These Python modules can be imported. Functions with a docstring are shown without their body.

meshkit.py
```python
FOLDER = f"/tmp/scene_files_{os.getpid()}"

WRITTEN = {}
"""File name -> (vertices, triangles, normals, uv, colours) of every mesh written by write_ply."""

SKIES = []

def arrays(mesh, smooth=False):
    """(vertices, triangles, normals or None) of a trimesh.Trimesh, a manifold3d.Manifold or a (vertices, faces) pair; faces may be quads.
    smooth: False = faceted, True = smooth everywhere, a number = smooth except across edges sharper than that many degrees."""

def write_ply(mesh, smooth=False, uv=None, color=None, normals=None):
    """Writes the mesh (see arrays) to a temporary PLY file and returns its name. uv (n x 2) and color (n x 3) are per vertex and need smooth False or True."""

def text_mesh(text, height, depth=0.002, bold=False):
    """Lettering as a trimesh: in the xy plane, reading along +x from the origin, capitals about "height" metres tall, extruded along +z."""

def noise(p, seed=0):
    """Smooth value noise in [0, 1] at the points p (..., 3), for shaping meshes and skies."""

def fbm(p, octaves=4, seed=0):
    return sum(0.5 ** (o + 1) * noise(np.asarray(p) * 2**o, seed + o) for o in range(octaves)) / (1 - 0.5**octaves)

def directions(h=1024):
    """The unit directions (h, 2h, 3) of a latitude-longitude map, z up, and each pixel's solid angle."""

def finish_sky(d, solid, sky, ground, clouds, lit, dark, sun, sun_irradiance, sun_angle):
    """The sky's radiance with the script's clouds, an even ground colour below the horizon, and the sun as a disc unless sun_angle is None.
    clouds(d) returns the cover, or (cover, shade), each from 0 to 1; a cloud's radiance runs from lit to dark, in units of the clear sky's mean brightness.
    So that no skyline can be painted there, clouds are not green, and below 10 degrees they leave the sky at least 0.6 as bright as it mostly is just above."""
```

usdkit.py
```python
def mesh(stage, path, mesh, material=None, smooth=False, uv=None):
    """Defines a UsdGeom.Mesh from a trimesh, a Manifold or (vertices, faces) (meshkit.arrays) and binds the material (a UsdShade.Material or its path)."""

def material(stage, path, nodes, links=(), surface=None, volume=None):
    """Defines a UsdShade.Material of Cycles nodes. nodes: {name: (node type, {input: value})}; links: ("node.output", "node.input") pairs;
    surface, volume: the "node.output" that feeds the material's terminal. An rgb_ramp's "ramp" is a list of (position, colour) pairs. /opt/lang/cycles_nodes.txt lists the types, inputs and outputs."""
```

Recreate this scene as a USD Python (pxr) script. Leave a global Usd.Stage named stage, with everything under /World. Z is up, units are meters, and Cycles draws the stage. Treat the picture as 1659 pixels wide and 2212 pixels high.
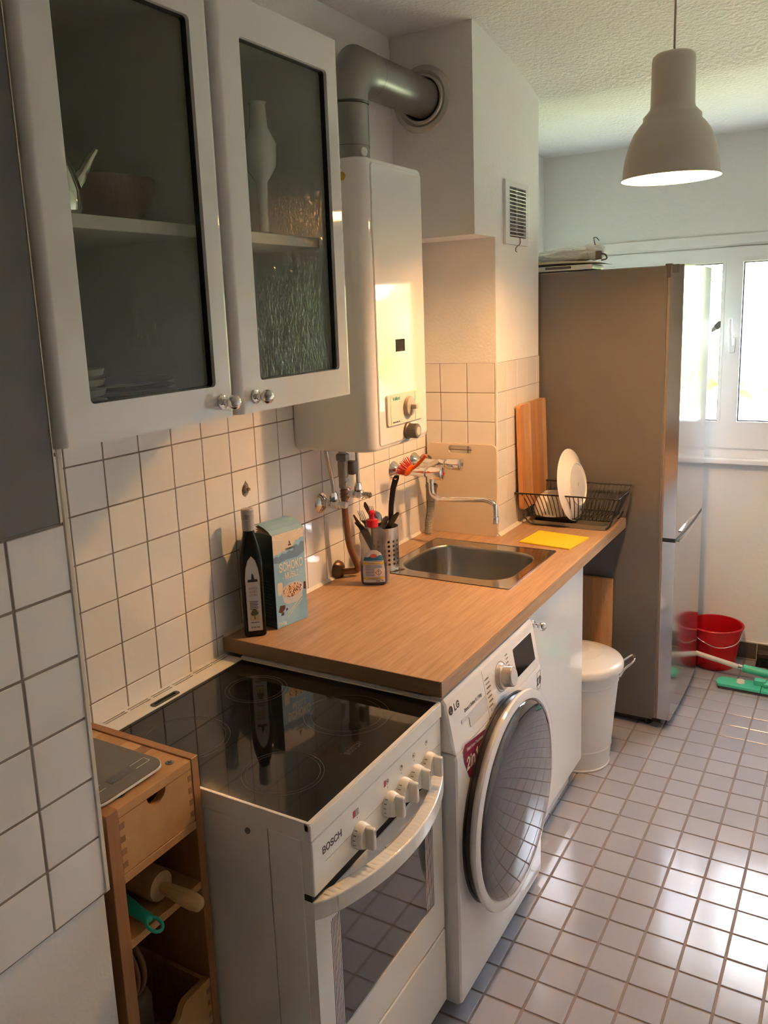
# Narrow kitchen: tiled wall with stove, washing machine, sink, gas water heater, fridge and a bright window.
import math, random
import numpy as np, trimesh, manifold3d, shapely, usdkit, meshkit
from shapely import affinity
from shapely.geometry import Polygon, Point, LineString, box as sbox
from pxr import Usd, UsdGeom, UsdLux, UsdShade, Gf, Sdf

random.seed(7); RNG = np.random.default_rng(7); PI = math.pi
stage = Usd.Stage.CreateInMemory()
UsdGeom.SetStageUpAxis(stage, 'Z'); UsdGeom.SetStageMetersPerUnit(stage, 1.0)
UsdGeom.Xform.Define(stage, '/World'); UsdGeom.Scope.Define(stage, '/World/Looks')

# ---------------------------------------------------------------- camera
cam = UsdGeom.Camera.Define(stage, '/World/camera')
cam.AddTransformOp().Set(Gf.Matrix4d(0.853647, 0.519122, -0.042419, 0, -0.066803, 0.189891, 0.97953, 0,
                                     0.51655, -0.833339, 0.196779, 0, 1.446651, -1.281214, 1.72, 1))
cam.CreateHorizontalApertureAttr(36.0); cam.CreateVerticalApertureAttr(48.0); cam.CreateFocalLengthAttr(39.489)
cam.CreateHorizontalApertureOffsetAttr(1.389); cam.CreateVerticalApertureOffsetAttr(-1.308)
cam.CreateClippingRangeAttr((0.05, 500.0)); cam.CreateExposureAttr(2.22)

# ---------------------------------------------------------------- materials
def mat(name, nodes, links, surface='p.BSDF'):
    return usdkit.material(stage, '/World/Looks/' + name, nodes, links, surface)

def pm(name, color, rough=.5, metal=0, bump=None, vary=None, coat=0, scale=(1, 1, 1), emit=None, **kw):
    """Principled material. bump=(noise scale, strength, distance); vary=(second colour, noise scale, low, high)."""
    n = {'g': ('geometry', {}), 'p': ('principled_bsdf', dict(base_color=color, roughness=rough, metallic=metal, coat_weight=coat, **kw))}
    l = []
    if emit: n['p'][1].update(emission_color=emit[0], emission_strength=emit[1])
    if vary or bump:
        n['m'] = ('mapping', {'scale': scale}); l.append(('g.position', 'm.vector'))
    if vary:
        c2, s, lo, hi = vary
        n['n'] = ('noise_texture', {'scale': s, 'detail': 4.0}); n['r'] = ('rgb_ramp', {'ramp': [(lo, color), (hi, c2)]})
        l += [('m.vector', 'n.vector'), ('n.fac', 'r.fac'), ('r.color', 'p.base_color')]
    if bump:
        n['bn'] = ('noise_texture', {'scale': bump[0], 'detail': 3.0}); n['b'] = ('bump', {'strength': bump[1], 'distance': bump[2]})
        l += [('m.vector', 'bn.vector'), ('bn.fac', 'b.height'), ('b.normal', 'p.normal')]
        if coat: l.append(('b.normal', 'p.coat_normal'))
    return mat(name, n, l)

def wood(name, dark, light, scale, rough=.4, bump=.15, fine=4.0):
    """Grain stretched along the axis with the small scale."""
    return mat(name, {
        'g': ('geometry', {}), 'm': ('mapping', {'scale': scale}), 'm2': ('mapping', {'scale': tuple(s * fine for s in scale)}),
        'n': ('noise_texture', {'scale': 1.0, 'detail': 5.0, 'roughness': .6, 'distortion': 1.2}), 'n2': ('noise_texture', {'scale': 1.0, 'detail': 3.0}),
        'x': ('mix', {'mix_type': 'mix', 'fac': .4}), 'r': ('rgb_ramp', {'ramp': [(.3, dark), (.68, light)]}),
        'b': ('bump', {'strength': bump, 'distance': .002}), 'p': ('principled_bsdf', {'roughness': rough})},
        [('g.position', 'm.vector'), ('g.position', 'm2.vector'), ('m.vector', 'n.vector'), ('m2.vector', 'n2.vector'), ('n.color', 'x.color1'), ('n2.color', 'x.color2'),
         ('x.color', 'r.fac'), ('r.color', 'p.base_color'), ('n2.fac', 'b.height'), ('b.normal', 'p.normal')])

def pane(name, tint=(1, 1, 1), rough=0.0, ior=1.5):
    return mat(name, {'bk': ('geometry', {}), 'iv': ('math', {'math_type': 'subtract', 'value1': 1.0}), 'fm': ('math', {'math_type': 'multiply'}), 't': ('transparent_bsdf', {'color': tint}), 'g': ('glossy_bsdf', {'color': (1, 1, 1), 'roughness': rough}), 'f': ('fresnel', {'IOR': ior}), 'x': ('mix_closure', {})},
               [('bk.backfacing', 'iv.value2'), ('f.fac', 'fm.value1'), ('iv.value', 'fm.value2'), ('fm.value', 'x.fac'), ('t.BSDF', 'x.closure1'), ('g.BSDF', 'x.closure2')], 'x.closure')

# ---------------------------------------------------------------- sky and sun
SKY, SUN = 0.75, 6.5
dome = UsdLux.DomeLight.Define(stage, '/World/sky')
skym = mat('sky', {'s': ('sky_texture', {'sky_type': 'multiple_scattering', 'sun_disc': False, 'sun_elevation': math.radians(50), 'sun_rotation': math.radians(200)}),
                   'tc': ('texture_coordinate', {}), 'cn': ('noise_texture', {'scale': 2.0, 'detail': 5.0}), 'cr': ('rgb_ramp', {'ramp': [(.30, (.35, .35, .35)), (.60, (.95, .95, .95))]}),
                   'mx': ('mix', {'mix_type': 'mix', 'color2': (6.0, 6.3, 6.8)}), 'bg': ('background_shader', {'strength': SKY})},
           [('tc.generated', 's.vector'), ('tc.generated', 'cn.vector'), ('cn.fac', 'cr.fac'), ('cr.color', 'mx.fac'), ('s.color', 'mx.color1'), ('mx.color', 'bg.color')], 'bg.background')
UsdShade.MaterialBindingAPI.Apply(dome.GetPrim()).Bind(skym)
sun = UsdLux.DistantLight.Define(stage, '/World/sun')          # high behind the house: lights the garden, not the room
sun.CreateIntensityAttr(SUN); sun.CreateAngleAttr(.6); sun.CreateColorAttr(Gf.Vec3f(1, .93, .82))
sun.AddRotateXYZOp().Set(Gf.Vec3f(42, 0, 14))

# ---------------------------------------------------------------- shape helpers
_used = {}
def numbered(parent, name):
    k = _used.get((parent, name), 0); _used[(parent, name)] = k + 1
    return name if k == 0 else f'{name}_{k:03d}'

def V(*a): return np.array(a, float)
def cat(*ms):
    out = []
    for m in ms: out += m if isinstance(m, (list, tuple)) else [m]
    return trimesh.util.concatenate(out) if len(out) > 1 else out[0]

_cb = {}
def box(x0, x1, y0, y1, z0, z1, b=0.0):
    """Box with chamfered edges."""
    d = V(x1 - x0, y1 - y0, z1 - z0); c = V(x0 + x1, y0 + y1, z0 + z1) / 2
    if b <= 0: m = trimesh.creation.box(d)
    else:
        key = tuple(np.round([*d, b], 5))
        if key not in _cb:
            p = []
            for sx in (-1, 1):
                for sy in (-1, 1):
                    for sz in (-1, 1):
                        k = V(sx, sy, sz) * d / 2
                        for a in range(3):
                            q = k - V(sx, sy, sz) * b; q[a] = k[a]; p.append(q)
            _cb[key] = trimesh.convex.convex_hull(np.array(p))
        m = _cb[key].copy()
    m.apply_translation(c); return m

def rbox(x0, x1, y0, y1, z0, z1, r, seg=12):
    """Box with rounded edges: hull of eight spheres."""
    s = manifold3d.Manifold.sphere(r, seg)
    h = manifold3d.Manifold.batch_hull([s.translate((x, y, z)) for x in (x0 + r, x1 - r) for y in (y0 + r, y1 - r) for z in (z0 + r, z1 - r)])
    m = h.to_mesh(); return trimesh.Trimesh(m.vert_properties[:, :3], m.tri_verts)

def frame(o, ex, ey):
    M = np.eye(4); ex = V(*ex) / np.linalg.norm(ex); ey = V(*ey) / np.linalg.norm(ey)
    M[:3, 0], M[:3, 1], M[:3, 2], M[:3, 3] = ex, ey, np.cross(ex, ey), o
    return M
def RX(x, y, z): return frame((x, y, z), (0, 1, 0), (0, 0, 1))     # a face looking towards +x: right is +y
def RF(x, y, z): return frame((x, y, z), (1, 0, 0), (0, 0, 1))     # a face looking towards -y: right is +x
def RT(x, y, z, a=0): return frame((x, y, z), (math.cos(a), math.sin(a), 0), (-math.sin(a), math.cos(a), 0))

def _axis(d):
    d = V(*d) / np.linalg.norm(d); t = V(0, 0, 1) if abs(d[2]) < .9 else V(1, 0, 0)
    a = np.cross(t, d); a /= np.linalg.norm(a); return a, np.cross(d, a), d

def lathe(prof, o, d=(0, 0, 1), n=40):
    """prof: (radius, height) pairs along d from o. Radius 0 at an end closes it."""
    a, b, d = _axis(d); prof = [(max(r, 1e-5), h) for r, h in prof]; t = np.arange(n) * 2 * PI / n
    v = np.vstack([V(*o) + d * h + r * (np.cos(t)[:, None] * a + np.sin(t)[:, None] * b) for r, h in prof]); f = []
    for i in range(len(prof) - 1):
        for j in range(n):
            k = (j + 1) % n; p, q, r_, s_ = i * n + j, i * n + k, (i + 1) * n + k, (i + 1) * n + j
            f += [(p, q, r_), (p, r_, s_)]
    return trimesh.Trimesh(v, f, process=False)

def cyl(p, q, r, r2=None, n=24, bev=0.0):
    p, q = V(*p), V(*q); h = np.linalg.norm(q - p); r2 = r if r2 is None else r2
    if bev: pr = [(0, 0), (r - bev, 0), (r, bev), (r2, h - bev), (r2 - bev, h), (0, h)]
    else: pr = [(0, 0), (r, 0), (r2, h), (0, h)]
    return lathe(pr, p, q - p, n)

def path(pts, rad=.02, n=6):
    """Polyline with its inner corners rounded."""
    pts = [V(*p) for p in pts]; out = [pts[0]]
    for a, b, c in zip(pts, pts[1:], pts[2:]):
        u, w = a - b, c - b; lu, lw = np.linalg.norm(u), np.linalg.norm(w); k = min(rad, .45 * lu, .45 * lw)
        s, e = b + u / lu * k, b + w / lw * k
        out += [(1 - t) ** 2 * s + 2 * t * (1 - t) * b + t * t * e for t in np.linspace(0, 1, n)]
    return out + [pts[-1]]

def tube(pts, r, n=10, closed=False, caps=True):
    p = np.array([V(*q) for q in pts]); m = len(p)
    if closed: t = np.roll(p, -1, 0) - np.roll(p, 1, 0)
    else: t = np.gradient(p, axis=0)
    t /= np.linalg.norm(t, axis=1, keepdims=True) + 1e-12
    a, _, _ = _axis(t[0]); A = []
    for i in range(m):
        a = a - t[i] * (a @ t[i]); a /= np.linalg.norm(a); A.append(a)
    A = np.array(A); B = np.cross(t, A); th = np.arange(n) * 2 * PI / n; rr = np.broadcast_to(r, (m,))
    v = (p[:, None] + rr[:, None, None] * (np.cos(th)[None, :, None] * A[:, None] + np.sin(th)[None, :, None] * B[:, None])).reshape(-1, 3); f = []
    for i in range(m if closed else m - 1):
        i2 = (i + 1) % m
        for j in range(n):
            k = (j + 1) % n; f += [(i * n + j, i * n + k, i2 * n + k), (i * n + j, i2 * n + k, i2 * n + j)]
    if caps and not closed:
        v = np.vstack([v, p[0], p[-1]]); c0, c1 = len(v) - 2, len(v) - 1
        for j in range(n):
            k = (j + 1) % n; f += [(c0, k, j), (c1, (m - 1) * n + j, (m - 1) * n + k)]
    return trimesh.Trimesh(v, f, process=False)

def ext(shape, F, d):
    """Extrudes a flat shape by d along the frame's third axis."""
    ms = []
    for g in getattr(shape, 'geoms', [shape]):
        if g.area < 1e-9: continue
        m = trimesh.creation.extrude_polygon(g, abs(d), engine='earcut')
        if d < 0: m.apply_translation((0, 0, d))
        m.apply_transform(F); ms.append(m)
    return cat(*ms)
def rr(w, h, r=.005, cx=0, cy=0): return sbox(cx - w / 2 + r, cy - h / 2 + r, cx + w / 2 - r, cy + h / 2 - r).buffer(r, quad_segs=6)
def disc(r, cx=0, cy=0, n=12): return Point(cx, cy).buffer(r, quad_segs=n)
def ring(r, w, cx=0, cy=0): return disc(r, cx, cy).difference(disc(r - w, cx, cy))
def text(s, h, F, x=0, y=0, d=.0004, bold=False, width=None, mid=False):
    m = meshkit.text_mesh(s, h, d, bold); b = m.bounds
    if width: m.apply_scale((width / (b[1][0] - b[0][0]), 1, 1))
    if mid: m.apply_translation((-(m.bounds[0][0] + m.bounds[1][0]) / 2, 0, 0))
    m.apply_translation((x, y, 0)); m.apply_transform(F); return m
def sph(c, r, n=2, s=(1, 1, 1)):
    m = trimesh.creation.icosphere(n, 1.0); m.apply_scale(V(*s) * r); m.apply_translation(c); return m
def mf(m):
    m.merge_vertices(); return manifold3d.Manifold(manifold3d.Mesh(np.asarray(m.vertices, np.float32), np.asarray(m.faces, np.uint32)))
def tm(M):
    q = M.to_mesh(); return trimesh.Trimesh(q.vert_properties[:, :3], q.tri_verts)

# ---------------------------------------------------------------- scene helpers
class T:
    def __init__(s, path, loc): s.path, s.loc = path, V(*loc)
def _tag(prim, label=None, category=None, group=None, kind=None):
    for k, v in (('label', label), ('category', category), ('group', group), ('kind', kind)):
        if v: prim.SetCustomDataByKey(k, v)
def thing(name, loc, label, category, group=None, kind=None):
    p = '/World/' + numbered('/World', name); x = UsdGeom.Xform.Define(stage, p); x.AddTranslateOp().Set(Gf.Vec3d(*map(float, loc)))
    _tag(x.GetPrim(), label, category, group, kind); return T(p, loc)
def put(parent, name, m, material, smooth=32, label=None, kind=None):
    """A part, given in world coordinates."""
    if isinstance(m, (list, tuple)): m = cat(*m)
    m = m.copy(); m.apply_translation(-parent.loc); p = parent.path + '/' + numbered(parent.path, name)
    g = usdkit.mesh(stage, p, m, material, smooth); _tag(g.GetPrim(), label, kind=kind); return T(p, parent.loc)
def single(name, m, material, label, category=None, group=None, kind=None, smooth=32):
    if isinstance(m, (list, tuple)): m = cat(*m)
    b = m.bounds; loc = V((b[0][0] + b[1][0]) / 2, (b[0][1] + b[1][1]) / 2, b[0][2]); m = m.copy(); m.apply_translation(-loc)
    p = '/World/' + numbered('/World', name); g = usdkit.mesh(stage, p, m, material, smooth)
    g.AddTranslateOp().Set(Gf.Vec3d(*map(float, loc))); _tag(g.GetPrim(), label, category, group, kind); return T(p, loc)
def struct(name, m, material, label=None, smooth=32): return single(name, m, material, label, kind='structure', smooth=smooth)

# ---------------------------------------------------------------- looks
PLASTER = pm('white_plaster', (.80, .79, .76), .85, bump=(90, .5, .004))
PLASTER_ROUGH = pm('rough_plaster', (.80, .79, .76), .9, bump=(60, .35, .004))
CEIL = pm('ceiling_woodchip', (.80, .79, .77), .9, bump=(70, .9, .007))
TILE = [pm(f'wall_tile_{i}', c, .10, bump=(9, .10, .01), coat=.3) for i, c in enumerate([(.79, .76, .71), (.77, .745, .70), (.80, .77, .73)])]
GROUT = pm('grout', (.26, .22, .18), .9, bump=(400, .3, .001))
FTILE = [pm(f'floor_tile_{i}', c, .16, bump=(14, .05, .008)) for i, c in enumerate([(.345, .345, .395), (.33, .33, .38), (.36, .36, .41)])]
FGROUT = pm('floor_grout', (.22, .18, .165), .8)
BASET = pm('brown_base_tile', (.075, .062, .052), .35, vary=((.10, .08, .066), 12, .3, .7))
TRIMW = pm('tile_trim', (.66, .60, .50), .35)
SILIC = pm('silicone', (.78, .74, .66), .4)
GLOSSW = pm('gloss_white_lacquer', (.80, .78, .745), .05, coat=.5)
WHITE_IN = pm('cabinet_inside', (.62, .60, .55), .5)
ENAMEL = pm('white_enamel', (.79, .765, .70), .18, coat=.3)
HEATW = pm('boiler_enamel', (.74, .72, .68), .06, coat=.15, bump=(6, .02, .01))
PLASTW = pm('white_plastic', (.78, .77, .75), .25)
CREAM = pm('cream_plastic', (.68, .62, .50), .35)
CHROME = pm('chrome', (.78, .77, .76), .08, 1)
STEEL = pm('brushed_steel', (.60, .585, .56), .28, 1, bump=(300, .06, .001), scale=(1, .06, 1))
STEELD = pm('flue_metal', (.27, .26, .25), .36, .9, bump=(40, .04, .002))
ALU = pm('aluminium', (.55, .52, .47), .35, .9, bump=(60, .35, .004))
BRASSD = pm('tarnished_brass', (.16, .10, .055), .4, .6)
COPPER = pm('painted_brown_pipe', (.20, .085, .04), .35)
BLACK = pm('black_plastic', (.012, .012, .012), .35)
BLACKG = pm('black_gloss', (.006, .006, .007), .06)
COOKTOP = pm('glass_ceramic', (.006, .006, .006), .035)
COOKRING = pm('cooktop_print', (.06, .058, .055), .12)
DARKGAP = pm('dark_gap', (.01, .009, .008), .8)
GREYP = pm('grey_plastic', (.27, .25, .225), .45)
DGREY = pm('dark_grey_plastic', (.06, .06, .065), .4)
PANELG = pm('grey_panel', (.125, .122, .118), .45, bump=(500, .1, .0005))
INK = pm('dark_print', (.035, .033, .033), .5)
INKR = pm('red_print', (.42, .03, .05), .45)
PALE = pm('pale_print', (.75, .72, .66), .5)
WORKTOP = wood('oak_worktop', (.30, .165, .085), (.56, .36, .205), (42, 2.6, 42), .38, .12)
BEECH = wood('beech', (.42, .20, .07), (.62, .34, .13), (40, 6, 5), .42)
BEECHV = wood('beech_upright', (.28, .115, .04), (.42, .19, .07), (40, 40, 4), .42)
BEECHD = wood('beech_end_grain', (.24, .105, .04), (.36, .17, .07), (80, 80, 20), .5)
BOARDW = [wood(f'board_strip_{i}', a, b, (60, 60, 5), .5) for i, (a, b) in enumerate([((.40, .17, .06), (.55, .27, .10)), ((.50, .26, .11), (.68, .42, .20)), ((.32, .155, .07), (.46, .25, .12)), ((.44, .23, .10), (.58, .34, .16))])]
FRIDGES = pm('fridge_grey_side', (.13, .12, .112), .38, .2)
FRIDGED = pm('fridge_steel_door', (.52, .52, .54), .13, .95, bump=(500, .03, .0005), scale=(1, .05, 1))
TEAL = pm('teal_plastic', (.02, .46, .36), .35)
RED = pm('red_plastic', (.50, .004, .012), .25, subsurface_weight=0.0)
GLASSW = pane('window_glass')
CERAM = pm('white_porcelain', (.78, .76, .72), .12, coat=.3)

# ================================================================ the room
def prof_x(pts, x0, x1):
    """A profile in y and z, extruded along x."""
    return ext(Polygon(pts), frame((x0, 0, 0), (0, 1, 0), (0, 0, 1)), x1 - x0)

T_ = .108                                                            # pitch of the wall tiles
ceiling = struct('ceiling', prof_x([(-2.6, 2.622), (1.40, 2.622), (1.50, 2.612), (1.6, 2.596), (1.7, 2.580), (1.8, 2.562), (1.9, 2.543), (1.98, 2.520), (2.05, 2.494), (2.12, 2.484), (3.05, 2.43), (3.05, 2.8), (-2.6, 2.8)], -.15, 2.5), CEIL, 'white woodchip ceiling that steps down beside the chimney pillar')
wl = thing('wall_left', (0, 0, 0), 'left kitchen wall with white square tiles below plain plaster', None, kind='structure')
put(wl, 'plaster', box(-.15, -.008, -.5, 3.05, 0, 2.7), PLASTER)
put(wl, 'grout_bed', box(-.0085, -.0016, -.45, 1.60, .76, 1.536), GROUT)
wn = thing('wall_near', (0, -1, 0), 'projecting wall beside the wall cabinet, tiled above and plastered below', None, kind='structure')
put(wn, 'plaster', box(-.15, .396, -2.6, -.446, 0, 2.7), PLASTER_ROUGH)
put(wn, 'grout_bed', box(.3955, .4014, -2.2, -.446, .783, 1.66), GROUT)
wc = thing('wall_chimney', (0, 1.8, 0), 'chimney pillar with white tiles below and an overhanging upper part', None, kind='structure')
put(wc, 'plaster', cat(box(-.05, .2885, 1.590, 2.04, 0, 1.966), box(-.05, .289, 1.411, 2.041, 1.966, 2.64)), PLASTER)
put(wc, 'grout_bed', cat(box(0, .2898, 1.5876, 1.592, .86, 1.529), box(.2875, .2903, 1.588, 2.042, .86, 1.529)), GROUT)

_tb = {}
def tile_mesh(w, h, t=.006, b=.0011):
    k = (round(w, 4), round(h, 4), t)
    if k not in _tb: _tb[k] = box(-w / 2, w / 2, -h / 2, h / 2, -t, 0, b)
    return _tb[k].copy()
def lay(parent, F, u0, u1, v0, v1, name='tile', mats=TILE, gap=.0028, tilt=.0035, t=.006):
    """One tile whose face lies in the frame's plane; tiles sit a hair out of true."""
    m = tile_mesh(u1 - u0 - gap, v1 - v0 - gap, t)
    R = trimesh.transformations.rotation_matrix(RNG.normal(0, tilt), (1, 0, 0)) @ trimesh.transformations.rotation_matrix(RNG.normal(0, tilt), (0, 1, 0))
    m.apply_transform(R); m.apply_translation(((u0 + u1) / 2, (v0 + v1) / 2, RNG.normal(0, .00015))); m.apply_transform(F)
    return put(parent, name, m, mats[RNG.integers(len(mats))], smooth=False)

rows = [1.428 - T_ * r for r in range(-1, 7)]                       # grout lines, top to bottom
for c in range(-3, 15):
    y0, y1 = T_ * c, min(T_ * (c + 1), 1.586)
    for r in range(7):
        if c == 4 and r == 2: continue                              # the chipped one follows
        lay(wl, RX(0, 0, 0), y0, y1, rows[r + 1], rows[r])
hole = Polygon([(.469, 1.2655), (.4705, 1.252), (.478, 1.245), (.4845, 1.2435), (.490, 1.247), (.497, 1.252), (.5005, 1.262), (.4985, 1.2745), (.4925, 1.2815), (.4875, 1.2885), (.4815, 1.2815), (.4745, 1.2765)])
chip = sbox(T_ * 4 + .0014, rows[3] + .0014, T_ * 5 - .0014, rows[2] - .0014).difference(hole)
put(wl, 'tile', ext(chip, RX(0, 0, 0), -.006), TILE[0], smooth=False, label='white tile broken open around an old pipe stub')
srow = [1.642 - T_ * r for r in range(0, 9)]; srow = [1.641, 1.533, 1.425, 1.3172, 1.2100, 1.1030, .9965, .8900, .7835]
for k, (y0, y1) in enumerate([(-.552, -.4455), (-.660, -.552), (-.768, -.660), (-.876, -.768), (-.984, -.876)]):
    for a, b in zip(srow, srow[1:]): lay(wn, RX(.403, 0, 0), y0, y1, b, a, gap=.0042, tilt=.002)
prow = [1.529, 1.4205, 1.3143, 1.2070, 1.1035, 1.0, .895]
for a, b in zip(prow, prow[1:]):
    for x0, x1 in ((.001, .066), (.066, .174), (.174, .283)): lay(wc, RF(0, 1.5862, 0), x0, x1, b, a, gap=.0026, tilt=.002)
    for y0, y1 in ((1.592, 1.683), (1.683, 1.79), (1.79, 1.897), (1.897, 2.004), (2.004, 2.041)): lay(wc, RX(.2918, 0, 0), y0, y1, b, a, gap=.0016, tilt=.002)
struct('trim_1', box(.3962, .4050, -.4485, -.4380, .785, 1.555, .002), TRIMW, 'pale corner strip along the tiled projecting wall')
struct('trim_2', cat(box(.283, .2922, 1.5858, 1.592, .888, 1.530, .002)), TILE[2], 'white rounded corner strip of the tiled chimney pillar')
def bead(p, q, n1, n2, s=.009):
    p, q, n1, n2 = V(*p), V(*q), V(*n1) * s, V(*n2) * s
    return trimesh.convex.convex_hull(np.array([p, p + n1, p + n2, q, q + n1, q + n2]))
struct('trim_3', cat(bead((0, .35, .887), (0, 1.586, .887), (1, 0, 0), (0, 0, 1)), bead((.0, 1.586, .887), (.295, 1.586, .887), (0, -1, 0), (0, 0, 1), .006),
                     bead((.292, 1.586, .887), (.292, 2.03, .887), (1, 0, 0), (0, 0, 1), .012)), SILIC, 'pale silicone joint between the wooden worktop and the tiles')

# floor: one mesh per tile in view, the rest joined
fl = thing('floor', (1, 1, 0), 'grey square floor tiles with dark joints', None, kind='structure')
put(fl, 'grout_bed', box(-.15, 2.5, -2.75, 3.12, -.12, -.0022), FGROUT)
FX, FY, PXT, PYT = .9072, .5482, .1028, .1045
rest = [[], [], []]
for i in range(-9, 15):
    x0 = FX + i * PXT
    for j in range(-31, 24):
        y0 = FY + j * PYT; x1, y1 = min(x0 + PXT, 2.35), min(y0 + PYT, 2.97)
        if x1 - x0 < .02 or y1 - y0 < .02: continue
        if .58 < (x0 + x1) / 2 < 1.52 and -.22 < (y0 + y1) / 2 < 2.97 and x0 < 1.13 + .14 * y0 + .32: lay(fl, RT(0, 0, 0), x0, x1, y0, y1, mats=FTILE, gap=.0062, tilt=.0011, t=.008)
        else:
            m = tile_mesh(x1 - x0 - .0062, y1 - y0 - .0062, .008); m.apply_translation(((x0 + x1) / 2, (y0 + y1) / 2, 0)); rest[0].append(m)
put(fl, 'tile_field', rest[0], FTILE[0], smooth=False, label='floor tiles outside the picture and under the furniture', kind='stuff')

# far wall with its window
WX0, WX1, WZ0, WZ1 = .115, 1.715, .990, 1.952
wf = struct('wall_far', cat(box(-.15, WX0, 2.97, 3.20, 0, 2.6), box(WX1, 2.5, 2.97, 3.20, 0, 2.6), box(WX0, WX1, 2.97, 3.20, 0, WZ0), box(WX0, WX1, 2.97, 3.20, WZ1, 2.6), box(WX0 - .03, WX1 + .03, 2.962, 2.971, WZ1 + .008, WZ1 + .052, .002)), PLASTER_ROUGH, 'white far wall around the window')
struct('wall_right', box(2.35, 2.5, -2.75, 3.2, 0, 2.8), PLASTER, 'plain white wall on the right, outside the picture')
struct('wall_back', box(-.15, 2.5, -2.75, -2.6, 0, 2.8), pm('back_wall_darkened', (.36, .31, .26), .8), 'plain brown wall behind the viewer, darkened for its reflections')  # unseen wall, colour darkened to give dark reflections and less fill light
bb = thing('baseboard_far', (1, 2.96, 0), 'brown tile baseboard under the window', None, kind='structure')
put(bb, 'grout_bed', box(0, 2.35, 2.9625, 2.97, 0, .087), SILIC)
for i in range(23): lay(bb, RF(0, 2.9605, 0), .03 + i * .1028, .03 + (i + 1) * .1028, .003, .086, mats=[BASET], gap=.003, tilt=.001)
put(bb, 'top_joint', box(0, 2.35, 2.9605, 2.97, .086, .091), SILIC)

win = thing('window_1', (.9, 2.97, .99), 'white two-sash window above the far baseboard', None, kind='structure')
PVC = pm('white_window_profile', (.80, .80, .79), .25)
GASK = pm('window_gasket', (.03, .03, .035), .6)
fw_ = [sbox(WX0, WZ0, WX1, WZ1).difference(sbox(WX0 + .045, WZ0 + .05, .8765, WZ1 - .03)).difference(sbox(.8765, WZ0 + .05, WX1 - .045, WZ1 - .03))]
put(win, 'frame', ext(sbox(WX0, WZ0, WX1, WZ1).difference(sbox(WX0 + .045, WZ0 + .05, WX1 - .045, WZ1 - .03)), RF(0, 3.05, 0), .075), PVC)
put(win, 'mullion', box(.862, .893, 2.985, 3.05, WZ0 + .045, WZ1 - .025, .003), PVC)
for x0, x1, g0, g1 in ((.150, .868, .212, .834), (.850, 1.680, .9195, 1.618)):
    z0, z1, a, b = WZ0 + .042, WZ1 - .006 if g0 > .5 else WZ1 - .006, 1.158, 1.880
    yy = 2.962 if g0 > .5 else 2.968
    sh = sbox(x0, z0, x1, z1).difference(sbox(g0, a, g1, b))
    put(win, 'sash', cat(ext(sh, RF(0, 3.04, 0), 3.04 - yy), ext(sbox(g0 - .012, a - .012, g1 + .012, b + .012).difference(sbox(g0, a, g1, b)), RF(0, yy, 0), .003)), PVC)
    put(win, 'gasket', ext(sbox(g0, a, g1, b).difference(sbox(g0 + .004, a + .004, g1 - .004, b - .004)), RF(0, 2.995, 0), .012), GASK)
    put(win, 'glass_pane', box(g0, g1, 3.000, 3.004, a, b), GLASSW)
hb = put(win, 'handle', cat(rbox(.8745, .8985, 2.950, 2.9625, 1.475, 1.545, .004), cyl((.8865, 2.955, 1.515), (.8865, 2.928, 1.515), .008), tube(path([(.8865, 2.926, 1.512), (.8835, 2.920, 1.545), (.881, 2.918, 1.63)], .02), [.010] * 4 + [.0085] * 3 + [.008], 12)), PVC)
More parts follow.
